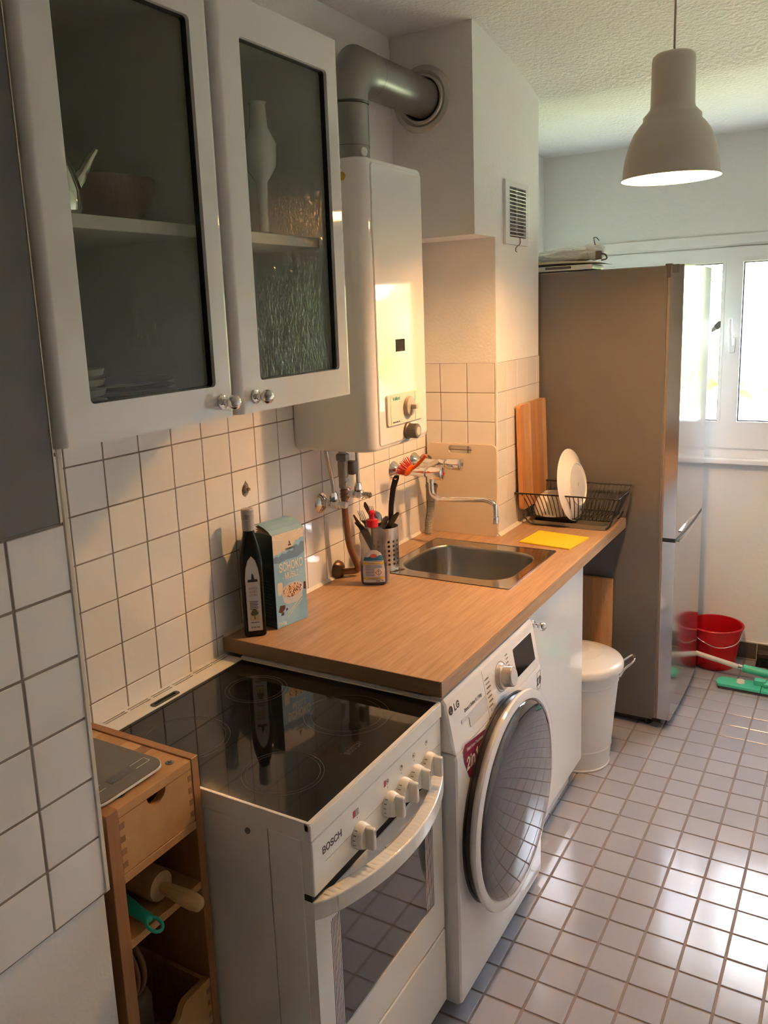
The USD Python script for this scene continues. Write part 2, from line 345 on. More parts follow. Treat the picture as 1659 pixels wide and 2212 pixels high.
struct('window_sill', rbox(.02, 1.85, 2.915, 2.985, .962, .989, .006), PVC, 'white window sill board')

# garden outside, seen only as glare through the panes and mirrored in the boiler
GRASS = pm('sunny_grass', (.34, .36, .15), .9, vary=((.50, .50, .24), .7, .35, .65))
LEAFM = pm('sunny_leaves', (.25, .33, .09), .7, vary=((.42, .48, .16), 1.6, .35, .65))
single('lawn', box(-40, 46, 3.6, 75, -1.25, -1.10), GRASS, 'sunlit lawn outside the window', 'lawn', kind='stuff', smooth=False)
def bush(c, r, s, seed, sub=4):
    m = trimesh.creation.icosphere(sub, 1.0); v = m.vertices; d = 1 + .55 * (meshkit.fbm(v * 2.2 + seed, 4, seed) - .5) + .25 * (meshkit.fbm(v * 9 + seed, 2, seed) - .5)
    m.vertices = v * d[:, None] * V(*s) * r; m.apply_translation(c); return m
for k, (x, y, h, r, lab) in enumerate([(-1.5, 38, 7.5, 3.8, 'broad leafy tree left of the garden trees beyond the window'), (7.5, 40, 8.5, 4.4, 'tallest leafy tree beyond the window, in the middle of the garden'), (17.0, 38, 7.0, 3.6, 'rounded leafy tree at the right end of the garden')]):
    t = thing('garden_tree', (x, y, 0), lab, 'tree', 'trees in the garden')
    put(t, 'trunk', cyl((x, y, -1.1), (x, y, h * .55), .28, .16, 14), BRASSD); put(t, 'crown', bush((x, y, h * .72), r, (1, .9, .95), 3 + k), LEAFM, smooth=False)
hm = cat([tm(mf(bush((-6 + 2.6 * i, 24 + .6 * math.sin(i * 2.1), .9), 1.9, (1.05, .7, 1.0), 20 + i, 3)).trim_by_plane((0, 0, 1), -1.099)) for i in range(11)])
single('hedge', hm, LEAFM, 'long sunlit hedge across the end of the lawn', 'hedge', kind='stuff', smooth=False)

# ================================================================ pendant lamp
LX, LY = .948, 1.20
SHADE = pm('lamp_shade_beige', (.62, .58, .49), .5); SHADEI = pm('lamp_shade_inside', (.80, .77, .70), .6)
lamp = thing('pendant_lamp', (LX, LY, 2.044), 'beige bell-shaped metal pendant lamp with a glowing bulb hanging from the ceiling', 'lamp')
po = [(.0, 2.353), (.046, 2.353), (.053, 2.346), (.0548, 2.334), (.0556, 2.228), (.0575, 2.218), (.066, 2.208), (.0735, 2.200), (.0738, 2.189), (.084, 2.178), (.097, 2.160), (.110, 2.130), (.119, 2.095), (.1228, 2.066), (.1233, 2.051), (.1285, 2.0445), (.1285, 2.0425)]
pi_ = [(.1265, 2.0425), (.1215, 2.0490), (.1205, 2.066), (.1168, 2.094), (.108, 2.128), (.095, 2.157), (.082, 2.175), (.0715, 2.187), (.056, 2.205), (.0525, 2.23), (.052, 2.34), (0, 2.345)]
put(lamp, 'shade', lathe([(r, z) for r, z in po], (LX, LY, 0), n=64), SHADE, 50)
put(lamp, 'shade_lining', lathe([(r, z) for r, z in [(.1285, 2.0425)] + pi_], (LX, LY, 0), n=64), SHADEI, 50)
put(lamp, 'socket', cyl((LX, LY, 2.34), (LX, LY, 2.17), .02), BLACK)
LAMP_POWER = 270.0
BULB = pm('warm_bulb', (.9, .8, .6), .4, emit=((1.0, .53, .22), LAMP_POWER))
put(lamp, 'bulb', cat(sph((LX, LY, 2.105), .033, 3), cyl((LX, LY, 2.13), (LX, LY, 2.175), .022, .014)), BULB, True)
put(lamp, 'cord', tube([(LX, LY, 2.35), (LX, LY, 2.50), (LX, LY, 2.622)], .0028, 8), pm('lamp_cord', (.40, .33, .29), .6))
put(lamp, 'ceiling_cup', lathe([(.0, 2.622), (.045, 2.622), (.045, 2.60), (.02, 2.58), (0, 2.578)], (LX, LY, 0)), SHADE)

# ================================================================ stove
st = thing('stove', (.33, .075, 0), 'white freestanding electric stove with black glass-ceramic hob, five knobs and glass oven door', 'stove')
Y0, Y1 = -.193, .344
put(st, 'side_panel', cat(box(.03, .55, Y0, Y0 + .012, .03, .800, .001), box(.551, .625, Y0, Y0 + .014, .03, .800, .002)), ENAMEL)
put(st, 'side_panel', box(.03, .62, Y1 - .012, Y1, .03, .80, .001), ENAMEL)
put(st, 'body', box(.03, .615, Y0 + .013, Y1 - .013, .06, .80), ENAMEL)
put(st, 'screw', cat(cyl((.505, Y0 + .002, .783), (.505, Y0 - .003, .783), .006, n=14), cyl((.505, Y0 + .002, .783), (.505, Y0 - .005, .783), .0025, n=6)), STEELD)
slots = shapely.unary_union([sbox(x0, y, x0 + .0048, y + .066) for x0 in (.0085, .0168) for y in (-.165, -.090, -.015, .060, .135, .210, .278)])
rim = rr(.648, Y1 - Y0, .004, .324, (Y0 + Y1) / 2)
put(st, 'hob_frame', cat(ext(rim.difference(sbox(.068, Y0 + .006, .640, Y1 - .005)).difference(slots).difference(rr(.016, .084, .006, .052, .0675)), RT(0, 0, .822), .016),
                         box(.632, .6488, Y0, Y1, .8015, .836, .0015), ), ENAMEL)
for ya in (Y0 - .0006, Y1 - .0045): put(st, 'hob_side', box(.002, .636, ya, ya + .0055, .8012, .8376), ENAMEL, smooth=False)
put(st, 'vent_slot', ext(slots.buffer(.0005).union(rr(.018, .086, .006, .052, .0675)), RT(0, 0, .834), .002), DARKGAP)
put(st, 'vent_cover', ext(rr(.019, .088, .0065, .052, .0675).difference(rr(.009, .070, .003, .0515, .0675)), RT(0, 0, .836), .0035), BLACK)
put(st, 'hob_glass', ext(sbox(.0675, Y0 + .0055, .6405, Y1 - .0045), RT(0, 0, .8295), .0068), COOKTOP, smooth=False)
zr = [(.213, .213, .076, .066), (.482, .198, .098, .081), (.500, -.070, .083, .075), (.225, -.055, .100, .090)]
put(st, 'cooking_zone_mark', ext(shapely.unary_union([ring(r, .0011, x, y, ) for x, y, r, _ in zr] + [ring(r, .0008, x, y) for x, y, _, r in zr]), RT(0, 0, .83632), .00012), COOKRING, smooth=False)
put(st, 'lettering', text('BOSCH', .0125, frame((.582, .045, .8363), (0, 1, 0), (-1, 0, 0)), d=.00015), COOKRING, smooth=False)
put(st, 'display', ext(sbox(.570, .105, .584, .128), RT(0, 0, .8363), .0001), BLACKG, smooth=False)
put(st, 'control_panel', cat(rbox(.60, .6475, Y0 + .0035, Y1 - .002, .6868, .7995, .004)), ENAMEL)
put(st, 'panel_line', box(.6472, .6478, -.15, .335, .7385, .7391), GREYP)
put(st, 'lettering', text('BOSCH', .0140, RX(.6474, -.1590, .7565), bold=True), INK, smooth=False)
for k, y in enumerate((-.0335, .0875, .1480, .2060, .2665)):
    kn = put(st, 'knob', cat(lathe([(0, 0), (.0262, 0), (.0268, .003), (.0262, .010), (.0238, .018), (.0225, .0195), (0, .0205)], (.6475, y, .7235), (1, 0, 0), 40), rbox(.664, .6862, y - .0065, y + .0065, .7005, .7475, .004)), ENAMEL, 35)
    put(kn, 'knob_mark', cat(box(.6860, .6864, y - .0006, y + .0006, .7335, .7445), *[cyl((.6475 + x, y + .0262 * math.cos(a), .7235 + .0262 * math.sin(a)), (.6475 + x, y + .0269 * math.cos(a), .7235 + .0269 * math.sin(a)), .0011, n=8) for a in (2.3, 2.65, 3.0, 3.4) for x in (.005, .008)]), INK, smooth=False)
    F = RX(.6474, y - .001, .7735)
    sy = [ext(ring(.0058, .0007).union(disc(.0021, -.002 + .002 * (k % 3), .002 * ((k + 1) % 2))) if k else rr(.010, .013, .001).difference(rr(.0085, .0115, .001)).union(sbox(-.0008, -.004, .0008, .004)), F, .0004), ext(disc(.0012, 0, -.0125), F, .0004)]
    put(st, 'symbol', sy, INK, smooth=False)
for y in (-.0490, .0720): put(st, 'symbol', ext(sbox(y, .767, y + .008, .781), RX(.6474, 0, 0), .0004), INKR, smooth=False)
put(st, 'gap', box(.60, .642, Y0 + .003, Y1 - .003, .655, .688), DARKGAP)
# oven door: a plate with a bowed handle rail on top
ow = rr(.430, .262, .006, .0755, .4755)
put(st, 'oven_door', cat(ext(rr(Y1 - Y0 - .006, .418, .006, (Y0 + Y1) / 2, .4580).difference(ow), RX(.618, 0, 0), .027), box(.60, .622, Y0 + .006, Y1 - .006, .251, .664)), ENAMEL)
put(st, 'oven_glass', ext(ow.buffer(.0003), RX(.636, 0, 0), .0062), pm('oven_glass', (.022, .024, .027), .045, coat=1.0), smooth=False)
for a in (-.1385, .2565):
    put(st, 'window_stripe', ext(shapely.unary_union([sbox(a + .0052 * i, .347, a + .0052 * i + .0024, .604) for i in range(7)]), RX(.6423, 0, 0), .0003), PALE, smooth=False)
bow = [(Y0 + .006 + (Y1 - Y0 - .012) * t, .648 + .066 * math.sin(PI * t) ** .72) for t in np.linspace(0, 1, 41)]
put(st, 'handle', cat(*[tm(manifold3d.Manifold.batch_hull([mf(rbox(x - .030, x, y - .004, y + .004, .640, .6775, .0035, 8)), mf(rbox(x2 - .030, x2, y2 - .004, y2 + .004, .640, .6775, .0035, 8))])) for (y, x), (y2, x2) in zip(bow, bow[1:])]), ENAMEL, 50)
put(st, 'handle_groove', tube([(.648 + .066 * math.sin(PI * t) ** .72 - .030, Y0 + .006 + (Y1 - Y0 - .012) * t, .6775) for t in np.linspace(.38, .62, 9)], .0022, 6), GREYP)
put(st, 'drawer_front', rbox(.60, .6475, Y0 + .003, Y1 - .003, .045, .245, .004), ENAMEL)
put(st, 'base', box(.05, .59, Y0 + .02, Y1 - .02, 0, .06), DARKGAP)

# ================================================================ washing machine
WM = pm('washer_white', (.80, .79, .775), .14, coat=.4)
wm = thing('washing_machine', (.36, .648, 0), 'white front-loading washing machine with large round dark glass door under the worktop', 'washing machine')
A0, A1 = .3525, .945
side = Polygon([(.06, .025), (.672, .025), (.6805, .034), (.6805, .690), (.676, .706), (.6545, .826), (.646, .838), (.06, .838)])
body = ext(side, frame((0, A1, 0), (1, 0, 0), (0, 0, 1)), A1 - A0)
put(wm, 'body', box(.05, .62, A0, A1, .02, .838, .004), WM)
fr = tm(manifold3d.Manifold.batch_hull([mf(ext(side.intersection(sbox(.55, 0, 1, .701)).buffer(-.004).buffer(.0), frame((0, y, 0), (1, 0, 0), (0, 0, 1)), .001)) for y in (A1, A0 + .001)] + [mf(ext(side.intersection(sbox(.55, 0, 1, .701)), frame((0, y, 0), (1, 0, 0), (0, 0, 1)), .001)) for y in (A1 - .006, A0 + .007)]))
hub = tm(mf(cyl((.60, .65, .446), (.70, .65, .446), .256, n=96)))
fr = tm(mf(fr) - mf(hub))
put(wm, 'front_panel', fr, WM, 30)
pp = side.intersection(sbox(.55, .7035, 1, 1))
cp = tm(manifold3d.Manifold.batch_hull([mf(ext(pp.buffer(-.004), frame((0, y, 0), (1, 0, 0), (0, 0, 1)), .001)) for y in (A1, A0 + .001)] + [mf(ext(pp, frame((0, y, 0), (1, 0, 0), (0, 0, 1)), .001)) for y in (A1 - .006, A0 + .007)]))
put(wm, 'control_panel', cp, WM, 30)
# frame lying in the sloping control panel: origin at its lower edge, right is +y
pa, pb = V(.6760, 0, .706), V(.6545, 0, .826); pu = (pb - pa) / np.linalg.norm(pb - pa)
def PF(y, v, off=.0003):
    o = pa + pu * v; n = np.cross(V(0, 1, 0), pu); o = o + n * off; return frame((o[0], y, o[2]), (0, 1, 0), pu)
put(wm, 'lettering', text('LG', .0165, PF(.390, .093), bold=True), INK, smooth=False)
put(wm, 'logo', ext(shapely.unary_union([ring(.0105, .0016), disc(.0090).difference(sbox(-.0022, -.006, -.0002, .006)).difference(sbox(-.0022, -.006, .004, -.0042)).difference(disc(.0016, -.0042, .003)).difference(ring(.0066, .0014).intersection(sbox(0, -.01, .01, 0.001)))]), PF(.3735, .101), .0004), INK, smooth=False)
put(wm, 'lettering', text('Direct Drive 8 / 5kg', .0085, PF(.438, .068), width=.102), INK, smooth=False)
dr = PF(.508, .036, -.0005)
put(wm, 'detergent_drawer', cat(ext(rr(.150, .010, .004, -.012, .020).union(rr(.110, .030, .008, .008, .003)), PF(.500, .034, -.004), .0055)), pm('drawer_recess', (.62, .63, .65), .15, coat=.5))
put(wm, 'drawer_seam', cat(ext(sbox(-.0005, -.032, .0005, .096), PF(.5645, .026), .0003)), GREYP, smooth=False)
kn = put(wm, 'program_knob', lathe([(0, 0), (.0335, 0), (.034, .004), (.0325, .010), (.0272, .012), (.0262, .033), (.0245, .0362), (0, .0372)], PF(.672, .066, 0)[:3, 3], PF(.672, .066)[:3, 2], 48), pm('knob_silver', (.66, .63, .60), .22, .6), 35)
put(kn, 'knob_cap', lathe([(0, 0), (.0225, 0), (.0222, .0012), (0, .0016)], (PF(.672, .066, .0365))[:3, 3], PF(.672, .066)[:3, 2], 40), pm('knob_cap', (.70, .68, .66), .3, .3))
put(wm, 'knob_ring', ext(ring(.040, .0011), PF(.672, .066), .0003), INK, smooth=False)
put(wm, 'program_print', cat(*[ext(shapely.unary_union([sbox(q, 0, q + w, .0042) for q, w in ((0, .0032), (.0042, .0046), (.0098, .0040), (.0148, .0036), (.0192, .0050))]), PF(.572 + .003 * (i % 3), .092 - .0118 * i), .0003) for i in range(7)],
    *[ext(shapely.unary_union([sbox(q, 0, q + w, .0040) for q, w in ((0, .0036), (.0046, .0030), (.0086, .0042), (.0138, .0030))]), PF(.716 + .002 * (i % 2), .104 - .0105 * i), .0003) for i in range(8)]), GREYP, smooth=False)
put(wm, 'symbol', cat(ext(ring(.0085, .0009).union(ring(.0045, .0008)), PF(.602, .012), .0003), ext(ring(.004, .001).union(sbox(-.0008, 0, .0008, .006)), PF(.583, .012), .0003)), GREYP, smooth=False)
put(wm, 'display', ext(rr(.140, .080, .004), PF(.842, .063, -.003), .0042), BLACKG, smooth=False)
put(wm, 'energy_sticker', ext(rr(.030, .058, .002), RX(.6806, .919, .662), .0005), PALE, smooth=False)
put(wm, 'energy_sticker_print', cat(text('10', .022, RX(.6812, .919, .650), bold=True, mid=True), ext(ring(.011, .002, 0, .661).intersection(sbox(-.02, .5, .02, .9)), RX(.6812, .919, 0), .0003), ext(rr(.028, .056, .002).difference(rr(.026, .054, .002)), RX(.6811, .919, .662), .0003)), INK, smooth=False)
sk = Polygon([(.3935, .726), (.402, .7325), (.522, .7165), (.530, .711), (.5255, .700), (.453, .640), (.437, .632), (.424, .636), (.394, .690), (.390, .708)]).buffer(.006).buffer(-.006)
sk = affinity.translate(sk, 0, -.022)
put(wm, 'red_sticker', ext(sk, RX(.6806, 0, 0), .0005), pm('wine_red_sticker', (.23, .012, .045), .3), smooth=False)
put(wm, 'lettering', cat(text('2in1', .032, frame((.6813, .4045, .6395), (0, 1, 0), (0, 0, 1)), bold=True, width=.072), text('Waschen+Trocknen', .0085, frame((.6813, .408, .6895), (0, 1, -.10), (0, .10, 1)), width=.098)), PALE, smooth=False)
dc = (.65, .447)
dor = put(wm, 'door', cat(lathe([(.262, .0), (.2655, .004), (.267, .020), (.272, .024), (.2835, .032), (.2865, .038), (.2845, .0435), (.272, .047), (.262, .0465), (.2585, .043)], (.676, *dc), (1, 0, 0), 120)), WM, 40)
put(dor, 'door_gasket', lathe([(.2685, 0.0), (.2685, .0255), (.266, .0265), (.266, 0)], (.674, *dc), (1, 0, 0), 120), pm('door_side_dark', (.035, .026, .022), .22))
put(dor, 'door_seal_ring', lathe([(.2745, .0), (.2745, .0035), (.27, .0045), (.2690, 0)], (.6800, *dc), (1, 0, 0), 120), DGREY)
gl = [(.2588 * math.cos(a), .0435 + .031 * math.sin(a)) for a in np.linspace(0, PI / 2, 16)]
put(dor, 'door_glass', lathe(gl, (.676, *dc), (1, 0, 0), 120), pm('washer_door_glass', (.030, .034, .042), .03, coat=1.0), True)
put(wm, 'foot', cat(*[cyl((x, y, 0), (x, y, .03), .022, n=16) for x in (.12, .62) for y in (.40, .90)]), BLACK)

# ================================================================ white base cabinet under the sink
bc = thing('base_cabinet', (.31, 1.23, 0), 'white gloss base cabinet with chrome ball knob under the sink', 'cabinet')
put(bc, 'body', box(.03, .612, .948, 1.512, .10, .60), WHITE_IN)
put(bc, 'side_panel', box(.03, .612, 1.500, 1.514, .10, .845, .001), GLOSSW)
put(bc, 'plinth', box(.05, .590, .955, 1.505, 0, .10), GLOSSW)
put(bc, 'door', rbox(.6145, .6335, .950, 1.5135, .104, .838, .002), GLOSSW)
def ball_knob(parent, x, y, z):
    k = put(parent, 'knob', lathe([(0, 0), (.0140, 0), (.0142, .002), (.0125, .0042), (.0062, .0056), (.0058, .0165)] + [(.0138 * math.sin(a), .0285 - .0138 * math.cos(a)) for a in np.linspace(.44, PI, 14)], (x, y, z), (1, 0, 0), 32), CHROME, 40); return k
ball_knob(bc, .6335, 1.000, .795)

# ================================================================ worktop and sink
SX0, SX1, SY0, SY1 = .090, .552, 1.020, 1.474
BX0, BX1, BY0, BY1 = .128, .520, 1.075, 1.408
top = sbox(.003, .346, .650, 2.034).difference(sbox(-.01, 1.583, .2945, 2.1)).difference(sbox(SX0 + .02, SY0 + .02, SX1 - .02, SY1 - .02))
wt = thing('worktop', (.33, 1.19, .847), 'oak-look worktop running from the stove to the fridge with a sink set in it', 'worktop')
put(wt, 'board', cat(ext(top, RT(0, 0, .8475), .0390), cyl((.643, .347, .8795), (.643, 2.033, .8795), .0075, n=20)), WORKTOP, 30)
put(wt, 'edge_strip', box(.003, .648, .3440, .3462, .848, .8862), wood('worktop_end', (.17, .10, .055), (.30, .19, .11), (4, 40, 90), .5))
bas = rr(BX1 - BX0, BY1 - BY0, .085, (BX0 + BX1) / 2, (BY0 + BY1) / 2)
sink = thing('sink', (.32, 1.247, .75), 'square stainless steel built-in sink with rounded basin', 'sink')
rimp = rr(SX1 - SX0, SY1 - SY0, .006, (SX0 + SX1) / 2, (SY0 + SY1) / 2)
RIMS = pm('polished_sink_rim', (.56, .53, .49), .14, 1)
BASIN = pm('satin_basin', (.42, .40, .37), .30, 1, bump=(220, .05, .001))
put(sink, 'rim', cat(ext(rimp.difference(bas), RT(0, 0, .8862), .0022), ext(rimp.difference(rimp.buffer(-.004)), RT(0, 0, .8862), .0032)), RIMS)
lv = [(0, .8884), (.003, .8865), (.006, .880), (.010, .80), (.014, .762), (.024, .752), (.04, .7495)]
def ringpts(d, n=160):
    g = bas.buffer(-d); c = np.array(g.exterior.coords); s = LineString(c); return np.array([s.interpolate(t, normalized=True).coords[0] for t in np.linspace(0, 1, n, endpoint=False)])
vv, ff = [], []
for i, (d, z) in enumerate(lv):
    p = ringpts(d); p = p[np.argsort(np.arctan2(p[:, 1] - 1.2415, p[:, 0] - .324))]; vv.append(np.c_[p, np.full(len(p), z)])
n = 160
for i in range(len(lv) - 1):
    for j in range(n): ff += [(i * n + j, (i + 1) * n + j, (i + 1) * n + (j + 1) % n), (i * n + j, (i + 1) * n + (j + 1) % n, i * n + (j + 1) % n)]
vv = np.vstack(vv + [V(.324, 1.2415, .7470)[None]]); c = len(vv) - 1; b0 = (len(lv) - 1) * n
ff += [(b0 + j, c, b0 + (j + 1) % n) for j in range(n)]
bm = trimesh.Trimesh(vv, ff, process=False)
put(sink, 'basin', bm, BASIN, 50)
put(sink, 'drain', cat(lathe([(0, .0), (.034, .0), (.038, .003), (.041, .0005)], (.324, 1.2415, .7475)), cyl((.324, 1.2415, .7480), (.324, 1.2415, .7500), .008)), RIMS)
put(sink, 'overflow_slot', cat(*[ext(rr(.004, h, .0015, x, .857), frame((0, BY0 + .0085, 0), (-1, 0, 0), (0, 0, 1)), .002) for x, h in ((-.205, .030), (-.213, .024), (-.221, .018), (-.193, .030))]), DARKGAP)
ch = [(.150, 1.042, .8895), (.158, 1.064, .8905), (.168, 1.080, .8885), (.190, 1.087, .860), (.215, 1.090, .815), (.235, 1.10, .775)]
chp = path(ch, .01, 4); chp = [V(*p) for p in chp]; L = np.cumsum([0] + [np.linalg.norm(b - a) for a, b in zip(chp, chp[1:])])
put(sink, 'plug_chain', cat(*[sph([np.interp(s, L, [p[k] for p in chp]) for k in range(3)], .0019, 1) for s in np.arange(0, L[-1], .0042)]), BRASSD, True)
put(sink, 'plug', lathe([(0, 0), (.018, 0), (.02, .01), (.006, .012), (.005, .018), (0, .018)], (.235, 1.10, .7522)), BLACK)

# ================================================================ fridge
fg = thing('fridge', (.5, 2.36, 0), 'tall grey fridge-freezer with steel doors standing before the window', 'fridge')
F0, F1 = 2.060, 2.655
put(fg, 'body', box(.17, .7765, F0, F1, .035, 1.850, .004), FRIDGES)
put(fg, 'door_seal', box(.7760, .7835, F0 + .008, F1 - .008, .05, 1.842), BLACK)
put(fg, 'door_edge_profile', box(.7765, .7845, F0 + .0025, F1 - .0025, .045, 1.845, .001), pm('seal_profile', (.30, .24, .19), .3, .4))
def fdoor(z0, z1): return ext(Polygon([(.785, F0 + .001)] + [(.8335 + .006 * math.sin(PI * t), F0 + .001 + (F1 - F0 - .002) * t) for t in np.linspace(0, 1, 13)] + [(.785, F1 - .001)]), RT(0, 0, z0), z1 - z0)
put(fg, 'door', fdoor(.812, 1.851), FRIDGED, 25, label='upper steel fridge door')
put(fg, 'door', fdoor(.045, .796), FRIDGED, 25, label='lower steel freezer door')
put(fg, 'handle_recess', box(.79, .822, F0 + .06, F0 + .40, .797, .8275), BLACK)
put(fg, 'handle_trim', cat(tube([(.839, F0 + .075 + .30 * t, .824 + .010 * math.sin(PI * t)) for t in np.linspace(0, 1, 9)], .004, 8), tube([(.8385, F0 + .045 + .33 * t, .792 - .012 * math.sin(PI * t)) for t in np.linspace(0, 1, 9)], .0035, 8)), CHROME)
put(fg, 'gap', box(.780, .8325, F0 + .003, F1 - .003, .795, .813), BLACK)
put(fg, 'hinge', cat(box(.7915, .8140, F0 - .0012, F0 + .02, 1.822, 1.8525), box(.766, .790, F0 + .0, F0 + .03, 1.848, 1.856, .002), box(.774, .786, F0 - .001, F0 + .01, 1.806, 1.852)), DGREY)
put(fg, 'hinge', box(.765, .800, F0 - .001, F0 + .04, .030, .045), BLACK)
put(fg, 'foot', cat(*[cyl((x, y, 0), (x, y, .04), .02, n=14) for x in (.22, .74) for y in (F0 + .05, F1 - .05)]), BLACK)
put(fg, 'plinth', box(.2, .74, F0 + .02, F1 - .02, .02, .036), BLACK)

# ================================================================ wall cabinet with two glass doors
cb = thing('wall_cabinet', (.2, -.045, 1.54), 'white gloss wall cabinet with two bumpy glass doors and ball knobs', 'cabinet')
CZ0, CZ1 = 1.543, 2.290
put(cb, 'side_panel', box(.004, .408, -.437, -.421, CZ0 + .004, CZ1, .001), WHITE_IN); put(cb, 'side_panel', box(.004, .408, .350, .367, CZ0 + .004, CZ1, .001), GLOSSW)
put(cb, 'bottom', box(.004, .408, -.421, .350, CZ0 + .004, CZ0 + .022), WHITE_IN); put(cb, 'top', box(.004, .408, -.421, .350, CZ1 - .018, CZ1), WHITE_IN)
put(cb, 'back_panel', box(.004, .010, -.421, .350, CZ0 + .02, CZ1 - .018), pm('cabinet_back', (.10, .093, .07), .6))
put(cb, 'divider', box(.012, .375, -.052, -.038, CZ0 + .022, CZ1 - .018), WHITE_IN)
CGLASS = mat('bumpy_glass', {'bk': ('geometry', {}), 'iv': ('math', {'math_type': 'subtract', 'value1': 1.0}), 'fm': ('math', {'math_type': 'multiply'}), 'g': ('geometry', {}), 'm': ('mapping', {'scale': (1, 1, .6)}), 'n': ('noise_texture', {'scale': 150, 'detail': 1.0, 'distortion': .5}), 'b': ('bump', {'strength': .7, 'distance': .0022}),
    't': ('transparent_bsdf', {'color': (.90, .92, .88)}), 'gs': ('glossy_bsdf', {'color': (1, 1, 1), 'roughness': .07}), 'f': ('fresnel', {'IOR': 1.45}), 'x': ('mix_closure', {})},
    [('g.position', 'm.vector'), ('m.vector', 'n.vector'), ('n.fac', 'b.height'), ('b.normal', 'gs.normal'), ('bk.backfacing', 'iv.value2'), ('f.fac', 'fm.value1'), ('iv.value', 'fm.value2'), ('fm.value', 'x.fac'), ('t.BSDF', 'x.closure1'), ('gs.BSDF', 'x.closure2')], 'x.closure')
def _roundslab(y0, y1, z0, z1, x0, x1, r=.016):
    a = [(x1 - r + r * math.cos(t), y1 - r + r * math.sin(t)) for t in np.linspace(0, PI / 2, 8)]; b = [(x1 - r + r * math.cos(t), y0 + r - r * math.sin(t)) for t in np.linspace(PI / 2, 0, 8)]
    return mf(ext(Polygon([(x0, y0)] + [(x0, y1)] + a[::-1] + b[::-1]), RT(0, 0, z0), z1 - z0))
def door(y0, y1, gy0, gy1, ky):
    w = rr(gy1 - gy0, 2.222 - 1.603, .008, (gy0 + gy1) / 2, (2.222 + 1.603) / 2)
    d = put(cb, 'door', tm(_roundslab(y0, y1, CZ0, CZ1, .4105, .4300) - mf(ext(w, RX(.40, 0, 0), .04))), GLOSSW, 40)
    put(d, 'door_reveal', ext(w.buffer(.0006).difference(w.buffer(-.0022)), RX(.4125, 0, 0), .0100), BLACK)
    put(d, 'glass_pane', ext(w.buffer(.001), RX(.4150, 0, 0), .0015), CGLASS, smooth=False)
    ball_knob(d, .4298, ky, 1.5735)
door(-.459, -.0500, -.394, -.1030, -.0890)
door(-.0395, .3690, .0295, .3180, .0102)
put(cb, 'shelf', box(.012, .372, -.421, -.053, 1.8715, 1.8935, .001), WHITE_IN); put(cb, 'shelf', box(.012, .372, -.037, .349, 1.8695, 1.8915, .001), WHITE_IN)

# things in the cabinet, seen through the glass
BOWLR = pm('brown_bowl_glaze', (.14, .045, .025), .35)
single('serving_bowl', lathe([(0, 0), (.045, 0), (.07, .012), (.092, .045), (.100, .082), (.097, .082), (.088, .046), (.066, .016), (0, .010)], (.225, -.145, 1.8940)), BOWLR, 'brown bowl on the shelf behind the left glass door', 'bowl', smooth=40)
pot = thing('coffee_pot', (.30, -.315, 1.894), 'shiny steel pot with a thin spout behind the left edge of the glass', 'pot')
put(pot, 'body', lathe([(0, 0), (.040, 0), (.046, .012), (.047, .04), (.038, .075), (.028, .092), (.030, .102), (.024, .112), (.008, .120), (.009, .130), (0, .133)], (.30, -.315, 1.8940)), CHROME, 45)
put(pot, 'spout', tube(path([(.30, -.275, 1.935), (.30, -.245, 1.975), (.30, -.215, 2.010)], .02), [.011] * 3 + [.008] * 4 + [.006], 12), CHROME)
put(pot, 'handle', tube(path([(.30, -.350, 1.985), (.30, -.385, 1.98), (.30, -.385, 1.92), (.30, -.358, 1.915)], .02), .005, 8), BLACK)
POR = pm('cup_white', (.55, .54, .48), .3); DKP = pm('dark_plate_glaze', (.028, .028, .034), .3)
for k in range(5): single('white_bowl', lathe([(0, 0), (.03, 0), (.052, .006), (.056, .016), (.0535, .016), (.05, .009), (0, .006)], (.30, -.318, 1.5655 + .0170 * k)), POR, ['bottom bowl', 'second bowl from the bottom', 'middle bowl', 'second bowl from the top', 'top bowl'][k] + ' of the small white stack behind the left glass door', 'bowl', 'stacked white bowls in the cabinet')
for k in range(5): single('dark_plate', lathe([(0, 0), (.065, 0), (.108, .006), (.112, .0095), (.108, .0105), (.065, .0045), (0, .0045)], (.235, -.165, 1.5655 + .0110 * k), n=48), DKP, ['bottom plate', 'second plate from the bottom', 'middle plate', 'second plate from the top', 'top plate'][k] + ' of the dark stack behind the left glass door', 'plate', 'stacked dark plates in the cabinet')
single('glass_carafe', lathe([(0, 0), (.028, 0), (.031, .004), (.012, .012), (.010, .05), (.013, .115), (.034, .145), (.037, .19), (.020, .225), (.017, .27), (.020, .275)], (.30, .245, 1.8920)), pm('clear_carafe', (.75, .76, .74), .12, coat=1.0), 'tall pale slender carafe behind the right glass door', 'carafe', smooth=45)

# grey panel on the projecting wall
gp = thing('wall_panel', (.41, -.9, 1.43), 'flat dark grey panel fixed to the tiled projecting wall left of the wall cabinet', 'panel')
put(gp, 'board', box(.4042, .4165, -1.25, -.4650, 1.4310, 2.40, .0008), PANELG)
put(gp, 'edge_strip', box(.4042, .4175, -.4650, -.4630, 1.4310, 2.40), TRIMW)  # pale strip painting in the highlight along the panel's right edge

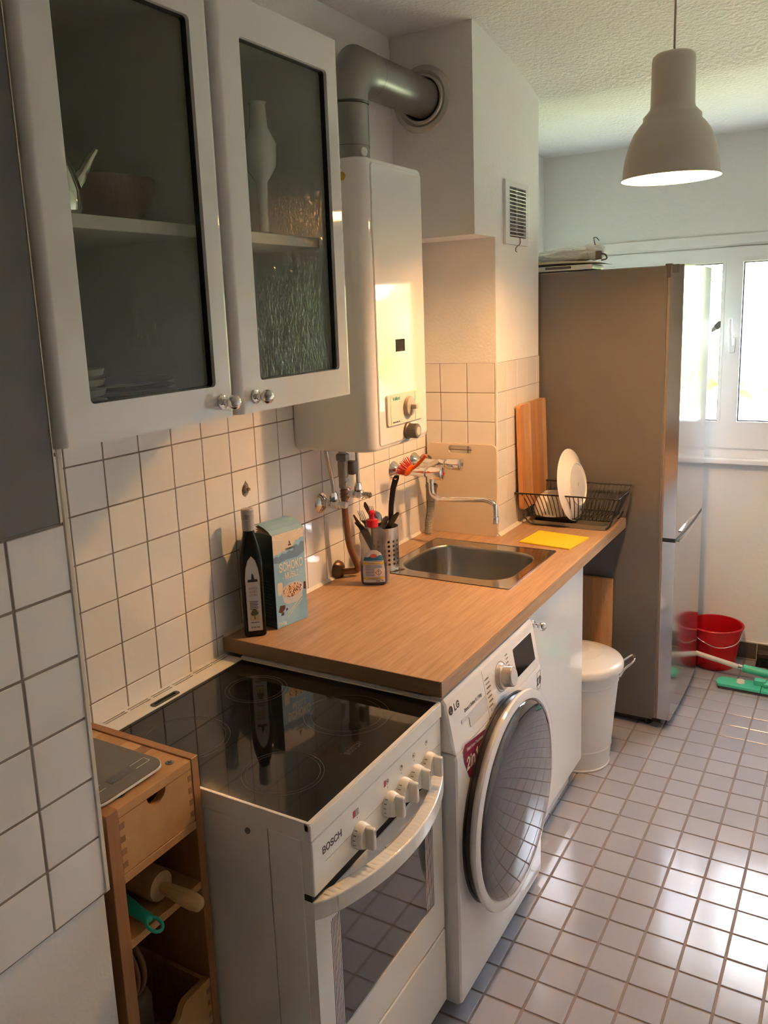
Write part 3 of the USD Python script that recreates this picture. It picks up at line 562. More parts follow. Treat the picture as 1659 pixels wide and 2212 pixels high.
# ================================================================ gas water heater and its flue
gh = thing('water_heater', (.13, .90, 1.337), 'white wall-hung gas water heater with dial and knob above the sink pipes', 'water heater')
H0, H1, HZ0, HZ1 = .726, 1.076, 1.337, 2.130
def hslab(r, z0, z1, x1, y0, y1, x0=.004):
    a = [(x1 - r + r * math.sin(t), y0 + r - r * math.cos(t)) for t in np.linspace(0, PI / 2, 12)]; r2 = .014
    b = [(x1 - r2 + r2 * math.cos(t), y1 - r2 + r2 * math.sin(t)) for t in np.linspace(0, PI / 2, 8)]
    return Polygon([(x0, y0)] + a + b + [(x0, y1)])
hp_ = hslab(.045, HZ0, HZ1, .265, H0, H1)
put(gh, 'cover', cat(*[tm(manifold3d.Manifold.batch_hull([mf(ext(hp_.buffer(-.007), RT(0, 0, HZ0), .001)), mf(ext(hp_, RT(0, 0, HZ0 + .010), HZ1 - HZ0 - .020)), mf(ext(hp_.buffer(-.007), RT(0, 0, HZ1 - .001), .001))]))]), HEATW, 40)
put(gh, 'front_plate', tm(manifold3d.Manifold.batch_hull([mf(ext(rr(.296, .770, .012, .918, 1.7335), RX(.2640, 0, 0), .0022)), mf(ext(rr(.290, .764, .010, .918, 1.7335), RX(.2640, 0, 0), .0042))]) - mf(ext(sbox(.8780, 1.6105, .9352, 1.6455), RX(.25, 0, 0), .03))), HEATW, 40)
put(gh, 'sight_window', ext(sbox(.8775, 1.6100, .9357, 1.6460), RX(.2642, 0, 0), .0012), DARKGAP, smooth=False)
hx = .2682
put(gh, 'control_plate', tm(manifold3d.Manifold.batch_hull([mf(ext(rr(.2195, .0905, .008, .9175, 1.4450), RX(hx, 0, 0), .003)), mf(ext(rr(.215, .086, .006, .9175, 1.4450), RX(hx, 0, 0), .0055))])), CREAM, 35)
for ya, yb in ((.9778, .9792), (.8270, .8277)): put(gh, 'control_plate_seam', box(hx + .0054, hx + .0058, ya, yb, 1.4025, 1.4875), BRASSD)
put(gh, 'lettering', text('Vaillant', .0095, RX(hx + .0056, .8400, 1.4730), width=.043, bold=True), pm('green_print', (.05, .32, .22), .5), smooth=False)
put(gh, 'lettering', ext(shapely.unary_union([sbox(q, 0, q + w, .0036) for q, w in ((0, .010), (.012, .007), (.021, .012), (.036, .006))]), RX(hx + .0056, .838, 1.4075), .0003), INK, smooth=False)
dl = put(gh, 'dial', lathe([(0, 0), (.0305, 0), (.031, .004), (.0275, .011), (.016, .0135), (0, .0135)], (hx + .0055, .9345, 1.4470), (1, 0, 0), 40), pm('dial_beige', (.42, .36, .27), .4), 35)
put(dl, 'dial_grip', rbox(hx + .016, hx + .036, .926, .943, 1.440, 1.454, .003), pm('dial_grip', (.46, .41, .33), .35))
dk = put(gh, 'knob', cat(lathe([(0, 0), (.0250, 0), (.0252, .006), (.0215, .009), (.0205, .034), (.0185, .037), (0, .0375)], (hx, .9345, 1.3740), (1, 0, 0), 36), *[box(hx + .009, hx + .034, .9345 + .0208 * math.cos(a) - .001, .9345 + .0208 * math.cos(a) + .001, 1.374 + .0208 * math.sin(a) - .001, 1.374 + .0208 * math.sin(a) + .001) for a in np.arange(0, 2 * PI, PI / 12)]), pm('knob_brown', (.17, .135, .10), .4), 35)
put(dk, 'knob_cap', lathe([(0, 0), (.013, 0), (.012, .0015), (0, .001)], (hx + .0372, .9345, 1.3740), (1, 0, 0), 28), pm('knob_cap_pale', (.50, .45, .38), .3))
put(gh, 'blue_mark', ext(sbox(.9235, 1.3435, .9450, 1.3520), RX(hx, 0, 0), .0004), pm('blue_mark', (.36, .46, .52), .5), smooth=False)
put(gh, 'yellow_tag', cyl((.205, H0 + .004, 2.083), (.205, H0 - .003, 2.083), .011, n=18), pm('yellow_tag', (.55, .33, .02), .5))
PXC, PYC, PR, PZ = .112, .918, .062, 2.412
fp = thing('flue_pipe', (.11, 1.1, 2.13), 'grey metal flue pipe with an elbow running from the water heater into the chimney pillar', 'flue pipe')
put(fp, 'vertical_pipe', cat(lathe([(PR, 0), (PR, .062), (PR + .0008, .064), (PR + .0008, .175)], (PXC, PYC, 2.128), n=48)), STEELD, 35)
put(fp, 'joint_seam', cat(lathe([(PR + .0014, 0), (PR + .0014, .0016)], (PXC, PYC, 2.190), n=48), lathe([(PR + .0012, 0), (PR + .0030, .003), (PR + .0012, .006)], (PXC, PYC, 2.3050), n=48)), DGREY)
# elbow of three mitred pieces
ep = [V(PXC, PYC, 2.305), V(PXC, PYC, 2.355), V(PXC, PYC + .057, PZ), V(PXC, PYC + .115, PZ)]
def mitre(p, r, n=48):
    dirs = [(b - a) / np.linalg.norm(b - a) for a, b in zip(p, p[1:])]; v = []; t = np.arange(n) * 2 * PI / n
    for i, q in enumerate(p):
        nrm = dirs[0] if i == 0 else dirs[-1] if i == len(p) - 1 else dirs[i - 1] + dirs[i]; nrm = nrm / np.linalg.norm(nrm); d = dirs[max(i - 1, 0)]
        a = V(1, 0, 0); b = np.cross(d, a); ringp = r * (np.cos(t)[:, None] * a + np.sin(t)[:, None] * b); k = -(ringp @ nrm) / (d @ nrm); v.append(q + ringp + k[:, None] * d)
    f = [(i * n + j, i * n + (j + 1) % n, (i + 1) * n + (j + 1) % n) for i in range(len(p) - 1) for j in range(n)] + [(i * n + j, (i + 1) * n + (j + 1) % n, (i + 1) * n + j) for i in range(len(p) - 1) for j in range(n)]
    return trimesh.Trimesh(np.vstack(v), f, process=False)
put(fp, 'elbow', mitre(ep, PR + .001), STEELD, 22)
put(fp, 'horizontal_pipe', lathe([(PR - .0005, 0), (PR - .0005, .40)], (PXC, PYC + .115, PZ), (0, 1, 0), 48), STEELD, 35)
put(fp, 'joint_seam', lathe([(PR + .0015, 0), (PR + .0015, .0018)], (PXC, PYC + .133, PZ), (0, 1, 0), 48), DGREY)
put(fp, 'wall_collar', lathe([(.0665, -.004), (.0700, -.012), (.076, -.012), (.080, -.006), (.088, -.009), (.096, -.0065), (.103, -.004), (.1055, -.0005)], (.1075, 1.410, 2.4115), (0, 1, 0), 56), ALU, 35)
put(fp, 'collar_hole', lathe([(0, 0), (.0668, 0), (.0668, -.006)], (.1075, 1.4092, 2.4115), (0, 1, 0), 48), DARKGAP)
a = V(math.cos(-.25), math.sin(-.25), 0)
put(fp, 'white_plug', lathe([(0, .004), (.012, .003), (.0135, 0)], V(PXC, PYC, 2.172) + (PR + .0005) * a, a, 24), PLASTW)

# ================================================================ pipes, tap and hose under the heater
def angle_valve(y, z, top, label, end=True):
    t = thing('angle_valve', (.02, y, z), label, 'valve')
    put(t, 'rosette', lathe([(.0, .016), (.010, .015), (.022, .011), (.031, .004), (.0325, 0)], (.0002, y, z), (1, 0, 0), 40), CHROME, 40)
    put(t, 'body', cat(lathe([(.0105, .008), (.0105, .022), (.0135, .026), (.0135, .036), (.011, .040), (.0145, .046), (.0145, .064), (.010, .068), (.010, .080)], (.0, y, z), (1, 0, 0), 24), cyl((.049, y, z), (.049, y, z + .018), .008, n=20)), CHROME, 35)
    put(t, 'cap', lathe([(0.0105, .076), (.011, .090), (.009, .094), (.0045, .0945), (0, .093)], (0, y, z), (1, 0, 0), 24), PLASTW if end else CHROME)
    put(t, 'union_nut', lathe([(.013, 0), (.0135, .012), (.010, .024), (.0055, .026)], (.049, y, z + .014), n=8), CHROME, 20)
    put(t, 'hose', tube(path([(.049, y, z + .035)] + top, .05, 8), .0062, 12), STEEL); return t
angle_valve(.850, 1.148, [(.050, .842, 1.24), (.055, .815, 1.300), (.057, .805, 1.3385)], 'chrome angle valve with a braided hose, left of the brown gas pipe')
angle_valve(.996, 1.150, [(.049, .996, 1.25), (.049, .996, 1.3385)], 'chrome angle valve half hidden right of the brown gas pipe', False)
gv = thing('gas_pipe', (.06, .895, .9), 'brown gas pipe with a grey shut-off valve rising from a wall rosette to the heater', 'gas pipe')
put(gv, 'valve_body', cat(lathe([(.014, 0), (.0155, .004), (.0155, .030), (.014, .034), (.0165, .040), (.0165, .095), (.0125, .100), (.0125, .145)], (.06, .893, 1.192), n=24)), pm('valve_grey', (.34, .31, .27), .35, .7), 35)
put(gv, 'union_nut', lathe([(.015, 0), (.0205, .004), (.0205, .022), (.015, .026)], (.06, .893, 1.276), n=6), STEELD, 15)
put(gv, 'valve_screw', cyl((.074, .888, 1.207), (.080, .885, 1.207), .008, n=16), pm('screw_pale', (.50, .47, .42), .35, .3))
put(gv, 'valve_lever', rbox(.058, .092, .902, .936, 1.232, 1.274, .006), pm('lever_grey', (.16, .135, .11), .45))
put(gv, 'pipe', tube(path([(.06, .893, 1.195), (.060, .893, 1.10), (.062, .905, 1.00), (.066, .945, .925), (.058, .957, .905), (.030, .930, .905), (.004, .923, .906)], .06, 8), .0105, 14), COPPER)
put(gv, 'pipe_ribs', cat(*[lathe([(.0120, 0), (.0132, .003), (.0120, .006)], (.06, .893, 1.160 + .010 * k), n=20) for k in range(3)]), COPPER)
put(gv, 'rosette', lathe([(0, .022), (.016, .021), (.029, .012), (.0325, .002), (.0325, 0)], (.0002, .923, .9085), (1, 0, 0), 36), BRASSD, 40)
put(gv, 'paper_tag', box(.066, .0815, .9500, .9512, .9285, .9375), pm('yellow_band', (.55, .38, .05), .5))

tp = thing('mixer_tap', (.1, 1.40, 1.17), 'wall-mounted chrome mixer tap with two handles and a long swivel spout over the sink', 'tap')
for y, z in ((1.322, 1.166), (1.480, 1.172)):
    put(tp, 'rosette', lathe([(0, .024), (.016, .024), (.022, .020), (.034, .004), (.0350, 0)], (.0002, y, z), (1, 0, 0), 40), CHROME, 40)
    put(tp, 'connection', lathe([(.012, .018), (.012, .034), (.0165, .036), (.0165, .058), (.0145, .062), (.0145, .105), (.0165, .108), (.0165, .130), (.012, .134), (.012, .140)], (0, y, z), (1, 0, 0), 28), CHROME, 35)
    h = put(tp, 'handle', lathe([(.0125, .138), (.019, .142), (.0215, .150), (.0235, .188), (.0225, .195), (.017, .1975), (0, .1985)], (0, y, z), (1, 0, 0), 8 if 0 else 40), CHROME, 40)
    put(h, 'handle_mark', cyl((.1983, y, z), (.1992, y, z), .006, n=16), [RED, pm('blue_dot', (.03, .08, .3), .4)][int(y > 1.4)])
put(tp, 'cross_body', cat(cyl((.100, 1.322, 1.168), (.100, 1.480, 1.170), .0165), lathe([(.0175, 0), (.0175, .02), (.014, .03), (.014, .048)], (.112, 1.398, 1.165), (0, 0, -1), 28)), CHROME, 35)
put(tp, 'spout', cat(tube(path([(.112, 1.398, 1.125), (.113, 1.397, 1.072), (.150, 1.392, 1.058), (.338, 1.366, 1.076), (.372, 1.358, 1.066), (.374, 1.357, 1.018)], .035, 8), .0098, 18)), CHROME)
put(tp, 'aerator', lathe([(.0105, 0), (.0125, .002), (.0125, .020), (.0105, .023)], (.374, 1.357, .998), n=24), CHROME, 35)
put(tp, 'pipe_end', cat(lathe([(.020, 0), (.021, .028), (.0185, .029), (.0175, 0)], (.012, 1.545, 1.172), (.5, -.4, 0), 24)), GREYP, 35)

hs = thing('drain_hose', (.045, 1.51, .9), 'grey corrugated drain hose with a wide connector beside the tap', 'hose')
hp1 = path([(.054, 1.512, 1.03), (.050, 1.518, .99), (.036, 1.520, .93), (.032, 1.520, .889)], .04, 8)
tt = np.linspace(0, 1, 56); pts_ = np.array(hp1); Ls = np.r_[0, np.cumsum(np.linalg.norm(np.diff(pts_, axis=0), axis=1))]
pts_ = np.stack([np.interp(tt * Ls[-1], Ls, pts_[:, k]) for k in range(3)], 1)
put(hs, 'hose', tube(pts_, .0135 + .0011 * np.cos(np.arange(56) * PI), 18), GREYP, 60)
put(hs, 'connector', lathe([(.014, 0), (.0185, .012), (.0195, .050), (.0235, .053), (.0235, .060), (.020, .063), (.016, .063), (.016, .02)], (.054, 1.512, 1.022), (.08, -.05, 1), 28), GREYP, 35)
single('pipe_stub', cat(ext(hole.buffer(-.0005), RX(-.0052, 0, 0), .0028), lathe([(0, .009), (.0075, .009), (.0105, .006), (.0115, 0)], (-.003, .486, 1.2655), (1, 0, 0), 20), cyl((.004, .4875, 1.265), (.013, .4875, 1.265), .0042, n=10)), pm('old_mortar', (.26, .225, .165), .8, bump=(200, .6, .002)), 'old capped pipe stub in the broken tile above the oil bottle', 'pipe stub', smooth=False)

# ================================================================ ventilation grille
vg = thing('vent_grille', (.30, 1.778, 1.95), 'white slatted ventilation grille on the chimney pillar beside the lamp', 'vent grille')
vy0, vy1, vz0, vz1 = 1.664, 1.892, 1.946, 2.166
put(vg, 'frame', cat(ext(sbox(vy0, vz0, vy1, vz1).difference(sbox(1.703, 1.972, 1.868, 2.146)), RX(.2885, 0, 0), .0115)), PLASTW)
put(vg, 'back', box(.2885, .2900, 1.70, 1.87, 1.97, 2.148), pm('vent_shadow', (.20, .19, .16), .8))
put(vg, 'centre_bar', box(.291, .2965, 1.784, 1.787, 1.972, 2.146), PLASTW)
for k in range(13):
    z = 1.979 + k * .01305
    m = box(-.0045, .0045, 1.697, 1.880, -.0008, .0008); m.apply_transform(trimesh.transformations.rotation_matrix(.55, (0, 1, 0))); m.apply_translation((.2985, 0, z)); put(vg, 'slat', m, PLASTW, smooth=False)
put(vg, 'pull_cord', tube(path([(.3015, 1.800, 1.972), (.303, 1.800, 1.950), (.301, 1.782, 1.944), (.298, 1.766, 1.936), (.298, 1.764, 1.924), (.299, 1.775, 1.921)], .01), .0018, 6), pm('cord_brown', (.26, .17, .12), .6))

# ================================================================ narrow wooden cart beside the stove
ct = thing('kitchen_cart', (.2, -.31, 0), 'narrow wooden cart with a dovetailed drawer and open shelves between the wall and the stove', 'cart')
CX0, CX1, CL, CR = .02, .400, -.4290, -.2005
put(ct, 'side_panel', box(CX0, CX1 + .001, CR - .0185, CR, .04, .9150, .001), BEECHV); put(ct, 'side_panel', box(CX0, CX1 + .001, CL, CL + .0265, .04, .9150, .001), BEECHV)
for k, (x0, x1) in enumerate([(CX0, .10), (.10, .165), (.165, .235), (.235, .275), (.275, .30), (.30, .332), (.332, CX1)]):
    put(ct, 'top_strip', box(x0 + .0003, x1 - .0003, CL + .0267, CR - .0187, .8955, .9125, .0006), [BEECH, BOARDW[1], BEECH, BOARDW[1], BEECHD, BEECH, BEECH][k])
for y in (-.2440, -.3680):
    s = put(ct, 'screw', lathe([(0, .0012), (.0075, .0012), (.0088, .0004), (.0088, 0)], (.370, y, .9124), n=20), STEELD)
    put(s, 'screw_cross', cat(box(.3655, .3745, y - .0008, y + .0008, .9134, .9139), box(.3692, .3708, y - .0045, y + .0045, .9134, .9139)), BLACK)
front = sbox(CL + .0275, .7885, CR - .0195, .8945).difference(disc(.0235, -.3115, .8975, 20))
dw = put(ct, 'drawer', cat(ext(front, RX(CX1 - .016, 0, 0), .0155), box(CX0 + .03, CX1 - .016, CL + .028, CL + .038, .79, .885), box(CX0 + .03, CX1 - .016, CR - .030, CR - .020, .79, .885), box(CX0 + .03, CX1 - .016, CL + .03, CR - .02, .790, .796)), BEECH)
for y0, y1 in ((CL + .0272, CL + .0385), (CR - .0305, CR - .0192)):
    for k in range(4): put(dw, 'dovetail', box(CX1 - .0155, CX1 - .0002, y0, y1, .7990 + .0245 * k, .8105 + .0245 * k), BEECHD, smooth=False)
put(ct, 'rail', box(CX0, CX1, CL + .0265, CR - .0185, .7700, .7868, .001), BEECH)
put(ct, 'shelf', box(CX0, CX1 - .001, CL + .0265, CR - .0185, .6395, .6555, .001), BEECH)
put(ct, 'back_panel', box(CX0, CX0 + .006, CL + .02, CR - .018, .05, .895), BEECHV)
put(ct, 'bottom', box(CX0, CX1, CL + .0265, CR - .0185, .06, .076), BEECH)
put(ct, 'shelf', box(CX0, CX1 - .02, CL + .0265, CR - .0185, .270, .285), BEECH)
f2 = sbox(CL + .0275, .290, CR - .0195, .4400).difference(Polygon([(-.352, .46), (-.349, .428), (-.338, .414), (-.322, .410), (-.306, .416), (-.296, .434), (-.285, .4404), (-.285, .46)]))
dw = put(ct, 'drawer', cat(ext(f2, RX(CX1 - .014, 0, 0), .0135), box(CX0 + .03, CX1 - .014, CL + .028, CL + .037, .29, .437), box(CX0 + .03, CX1 - .014, CR - .029, CR - .020, .29, .437), box(CX0 + .03, CX1 - .014, CL + .03, CR - .02, .290, .296), box(CX0 + .03, CX0 + .04, CL + .03, CR - .02, .29, .437)), BEECH)
for k in range(5): put(dw, 'dovetail', box(CX1 - .0135, CX1 - .0002, CR - .0300, CR - .0192, .300 + .0270 * k, .312 + .0270 * k), BEECHD, smooth=False)
put(ct, 'castor', cat(*[cyl((x, y - .012, .022), (x, y + .012, .022), .022, n=18) for x in (.06, .36) for y in (CL + .03, CR - .03)]), BLACK)

rp = thing('rolling_pin', (.2, -.296, .6555), 'wooden rolling pin lying on the cart shelf with its handle sticking out', 'rolling pin')
PINW = wood('rolling_pin_wood', (.40, .22, .10), (.58, .38, .20), (5, 50, 50), .4); PINH = wood('rolling_pin_handle', (.50, .28, .11), (.70, .46, .22), (6, 60, 60), .35)
put(rp, 'roller', lathe([(0, 0), (.027, 0), (.0305, .004), (.0305, .262), (.028, .272), (.018, .276), (.008, .275)], (.10, -.296, .6865), (1, 0, 0), 40), PINW, 40)
for sx in (1,): put(rp, 'handle', lathe([(.009, -.004), (.0105, .004), (.0125, .02), (.0155, .055), (.0158, .075), (.0135, .090), (.007, .0955), (0, .096)], (.376, -.296, .6860), (1, 0, -.05), 28), PINH, 45)
put(rp, 'handle', lathe([(.009, 0), (.0125, .02), (.0155, .05), (0, .06)], (.101, -.296, .6865), (-1, 0, 0), 24), PINH)
us = thing('spatula', (.3, -.34, .656), 'turquoise plastic kitchen tool with a ringed handle hanging over the cart shelf edge', 'kitchen tool')
put(us, 'handle', tm(manifold3d.Manifold.batch_hull([mf(sph((.17, -.335, .6665), .010, 2, (1, 1.2, .8))), mf(sph((.30, -.343, .6700), .0135, 2, (1, 1.25, .75))), mf(sph((.392, -.354, .6655), .0095, 2, (1, 1.2, .75)))])), TEAL, 60)
put(us, 'ring', tube([(.4105 + .0155 * math.cos(t), -.356 + .0125 * math.sin(t), .6620 - .006 * math.cos(t)) for t in np.arange(0, 2 * PI, PI / 12)], .0034, 8, closed=True), TEAL, 60)
KH = pm('khaki_plastic', (.115, .098, .06), .45); BRB = pm('brown_basket', (.17, .075, .035), .6)
single('storage_tub', rbox(.20, .345, -.398, -.310, .302, .470, .02), KH, 'olive lidded tub leaning in the lower cart drawer', 'tub', smooth=40)
single('storage_tub', rbox(.12, .215, -.398, -.330, .302, .520, .018), KH, 'taller olive tub at the back of the lower cart drawer', 'tub', smooth=40)
hoop = thing('brown_hoop', (.25, -.38, .45), 'pair of brown wooden hoops standing upright under the cart shelf', 'hoop')
for k, y in enumerate((-.388, -.372)): put(hoop, 'hoop', tube([(.29 + .085 * math.cos(t), y + .012 * math.cos(t), .552 + .080 * math.sin(t)) for t in np.arange(0, 2 * PI, PI / 18)], .0055, 8, closed=True), BRB, 60)
ks = thing('kitchen_scale', (.27, -.34, .9125), 'flat grey digital kitchen scale with rounded corners on top of the cart', 'kitchen scale')
sp_ = rr(.222, .180, .032, .268, -.3455)
put(ks, 'body', cat(ext(sp_.buffer(-.012), RT(0, 0, .9130), .006), ext(sp_, RT(0, 0, .9185), .0042)), PALE, 40)
put(ks, 'glass_top', ext(sp_.buffer(-.0016), RT(0, 0, .9227), .0012), pm('scale_top', (.13, .115, .095), .16), smooth=False)
put(ks, 'display', ext(sbox(.326, -.362, .346, -.312), RT(0, 0, .92395), .0002), DGREY, smooth=False)
def outl(x0, y0, x1, y1, open_): 
    g = rr(x1 - x0, y1 - y0, .003, (x0 + x1) / 2, (y0 + y1) / 2); return g.difference(g.buffer(-.0009)).difference(open_)
put(ks, 'button_mark', ext(shapely.unary_union([outl(.327, -.305, .345, -.268, sbox(.332, -.31, .340, -.300).union(sbox(.31, -.307, .36, -.303))), outl(.327, -.412, .345, -.370, sbox(.31, -.374, .36, -.366))]), RT(0, 0, .92395), .0002), PALE, smooth=False)
put(ks, 'foot', cat(*[cyl((x, y, .9125), (x, y, .9135), .008, n=14) for x in (.19, .345) for y in (-.41, -.28)]), BLACK)

# ================================================================ things standing on the worktop
WZ = .8868
# square oil bottle
ob = thing('oil_bottle', (.064, .407, WZ), 'dark square oil bottle with pale cap and narrow pointed label', 'bottle')
oa = math.atan2(.039, .043); OB = V(math.cos(oa), math.sin(oa), 0); ON = V(math.sin(oa), -math.cos(oa), 0); OC = V(.0645, .4070, 0)
def sqsec(s, k, z, n=48):
    """A section between a rounded square (k = 0) and a circle (k = 1) of half width s."""
    t = np.arange(n) * 2 * PI / n; e = 2 + 7 * (1 - k); c, q = np.cos(t), np.sin(t); r = s / (np.abs(c) ** e + np.abs(q) ** e) ** (1 / e)
    return OC + (r * c)[:, None] * OB + (r * q)[:, None] * ON + V(0, 0, z)
def loft(secs):
    n = len(secs[0]); v = np.vstack(secs + [secs[0].mean(0)[None], secs[-1].mean(0)[None]]); f = []
    for i in range(len(secs) - 1):
        for j in range(n):
            k = (j + 1) % n; f += [(i * n + j, i * n + k, (i + 1) * n + k), (i * n + j, (i + 1) * n + k, (i + 1) * n + j)]
    a, b, m = len(v) - 2, len(v) - 1, (len(secs) - 1) * n
    for j in range(n): k = (j + 1) % n; f += [(a, k, j), (b, m + j, m + k)]
    return trimesh.Trimesh(v, f, process=False)
OILG = pm('dark_green_glass', (.006, .007, .005), .07, ior=1.4)
put(ob, 'body', loft([sqsec(s, k, WZ + z) for s, k, z in [(.0255, .0, .0), (.0290, .0, .004), (.0292, 0, .15), (.0292, 0, .205), (.0287, .05, .215), (.0272, .15, .228), (.0245, .3, .243), (.0205, .55, .260), (.0170, .8, .274), (.0152, 1, .288), (.0146, 1, .300)]]), OILG, 50)
put(ob, 'cap', lathe([(.0160, 0), (.0164, .001), (.0164, .030), (.0172, .031), (.0172, .044), (.0165, .045), (.0172, .046), (.0172, .055), (.0150, .0580), (0, .0582)], OC + V(0, 0, WZ + .2880), n=32), pm('bottle_cap', (.36, .35, .36), .4, bump=(150, .3, .001)), 35)
OF = frame(OC + ON * .0293 + V(0, 0, WZ), -OB, (0, 0, 1)); OF = frame(OC + ON * .0293 + V(0, 0, WZ), OB if np.cross(OB, V(0, 0, 1)) @ ON > 0 else -OB, (0, 0, 1))
lp = Polygon([(-.0195, .017), (.0195, .017), (.0195, .165), (.0165, .190), (.010, .212), (.0, .224), (-.010, .212), (-.0165, .190), (-.0195, .165)])
LAB = put(ob, 'label', ext(lp, OF, .0003), pm('label_pale', (.60, .58, .60), .5), smooth=False)
def OFz(z): M = OF.copy(); M[:3, 3] = M[:3, 3] + M[:3, 2] * z; return M
put(LAB, 'label_border', ext(lp.difference(lp.buffer(-.0014)), OFz(.0003), .0002), pm('label_gold', (.55, .38, .17), .5), smooth=False)
put(LAB, 'lettering', cat(*[text(s, .0062, OFz(.0003), 0, z, .0002, True, .021, True) for s, z in (('NATIVES', .1320), ('OLIVENÖL', .1230), ('EXTRA', .1140))]), pm('label_gold_print', (.42, .22, .07), .5), smooth=False)
put(LAB, 'label_print', cat(ext(shapely.unary_union([sbox(-.011, .098 - .0042 * k, .011 - .002 * (k % 2), .0998 - .0042 * k) for k in range(6)] + [sbox(-.011, .0395, .011, .0412)]), OFz(.0003), .0002), ext(Polygon([(-.014, .1530), (.014, .1530), (.012, .1600), (-.012, .1600)]).union(Polygon([(-.003, .160), (.005, .160), (.003, .172), (-.001, .178)])), OFz(.0003), .0002)), INK, smooth=False)
put(LAB, 'label_picture', ext(sbox(-.0125, .0455, .0125, .0730), OFz(.0003), .0002), pm('label_yellow', (.62, .50, .24), .5), smooth=False)
put(LAB, 'tree_picture', cat(ext(disc(.0075, 0, .0700).union(disc(.006, -.004, .0655)).union(disc(.006, .004, .0665)), OFz(.0005), .0002), ext(sbox(-.0012, .0490, .0012, .0660), OFz(.0005), .0002)), pm('olive_tree_print', (.10, .11, .06), .6), smooth=False)
put(LAB, 'lettering', text('500 ml', .0050, OFz(.0003), 0, .0245, .0002, True, None, True), INK, smooth=False)

# muesli box
CHOC2 = pm('choc_print2', (.07, .022, .018), .5)
cx = V(.021, .1165, 0); CWD = np.linalg.norm(cx); cx /= CWD; cn = V(cx[1], -cx[0], 0); CO = V(.1050, .4525, WZ + .0003); CH, CD = .2630, .068
mb = thing('muesli_box', CO + cx * CWD / 2, 'light blue muesli box with a bowl picture, behind the dark oil bottle', 'cereal box')
BLUE = pm('box_blue', (.20, .40, .58), .45, vary=((.30, .52, .68), 14, .35, .7)); CARD = pm('box_dark_side', (.030, .065, .085), .5); CREAMP = pm('box_cream', (.70, .60, .47), .5)
def CF(off=0): return frame(CO + cn * off, cx, (0, 0, 1))
put(mb, 'carton', ext(sbox(0, 0, CWD, CH), CF(0), -CD), CARD, smooth=False)
put(mb, 'front_print', ext(sbox(.0005, .0005, CWD - .0005, CH), CF(), .0004), BLUE, smooth=False)
lid_ = [CO + cn * -d + V(0, 0, CH + h) for d, h in [(.0, .0005), (.012, .010), (.030, .019), (.050, .024), (.068, .023)]]
lv_ = np.vstack([np.array([p + cx * s for p in lid_]) for s in (-.001, CWD + .001)]); n5 = 5
put(mb, 'lid_flap', trimesh.Trimesh(np.vstack([lv_, lv_ - V(0, 0, .0012)]), [f for i in range(4) for f in ((i, i + 1, i + 6), (i, i + 6, i + 5), (10 + i, 16 + i, 11 + i), (10 + i, 15 + i, 16 + i))] + [(0, 10, 11), (0, 11, 1), (1, 11, 12), (1, 12, 2), (2, 12, 13), (2, 13, 3), (3, 13, 14), (3, 14, 4), (5, 16, 15), (5, 6, 16), (6, 17, 16), (6, 7, 17), (7, 18, 17), (7, 8, 18), (8, 19, 18), (8, 9, 19), (4, 14, 19), (4, 19, 9), (0, 15, 10), (0, 5, 15)], process=False), pm('box_lid_blue', (.22, .38, .50), .5), smooth=False)
put(mb, 'inner_flap', cat(*[tm(manifold3d.Manifold.batch_hull([mf(ext(sbox(.001, 0, CWD - .001, .001), frame(CO + cn * -d + V(0, 0, CH + h), cx, (0, 0, 1)), -.0006)) for d, h in ((.004, .000), (.064, e))])) for e in (.017, .010, .004)]), pm('cardboard', (.42, .32, .20), .7), smooth=False)
top_ = Polygon([(.0005, .205), (.012, .2085), (.020, .206), (.034, .213), (.046, .210), (.060, .2165), (.074, .2195), (.085, .2335), (.094, .232), (.103, .2375), (.117, .236), (.1178, CH), (.0005, CH)])
put(mb, 'sky_print', ext(top_, CF(.0004), .0002), CREAMP, smooth=False)
put(mb, 'sun_rays', ext(shapely.unary_union([Polygon([(.059 + .016 * math.cos(a), .238 + .016 * math.sin(a)), (.059 + .075 * math.cos(a - .045), .238 + .075 * math.sin(a - .045)), (.059 + .075 * math.cos(a + .045), .238 + .075 * math.sin(a + .045))]) for a in np.arange(.25, 3.1, .24)]).intersection(top_), CF(.0006), .0002), pm('ray_print', (.78, .70, .58), .5), smooth=False)
put(mb, 'mountain_print', ext(Polygon([(.0005, .200), (.012, .203), (.02, .199), (.034, .207), (.046, .203), (.06, .210), (.072, .205), (.085, .222), (.096, .215), (.106, .226), (.1178, .222), (.1178, .195), (.09, .185), (.05, .186), (.02, .182), (.0005, .186)]), CF(.0004), .0002), pm('mountain_print', (.13, .22, .36), .5), smooth=False)
put(mb, 'brand_print', cat(text('CROWNFIELD', .0055, CF(.0008), .063, .2130, .0002, True, .036, True), ext(Polygon([(.057, .2235), (.069, .2235), (.068, .2275), (.058, .2275)]).union(Polygon([(.060, .2285), (.066, .2285), (.064, .236), (.0615, .2375)])), CF(.0008), .0002)), INK, smooth=False)
put(mb, 'lettering', cat(text('SCHOKO', .0235, CF(.0006), .064, .1560, .0003, True, .090, True), text('MÜSLI', .0165, CF(.0006), .064, .1325, .0003, True, .050, True), ext(disc(.0014, .031, .1375).union(disc(.0014, .098, .1375)), CF(.0006), .0003)), pm('title_print', (.74, .68, .57), .5), smooth=False)
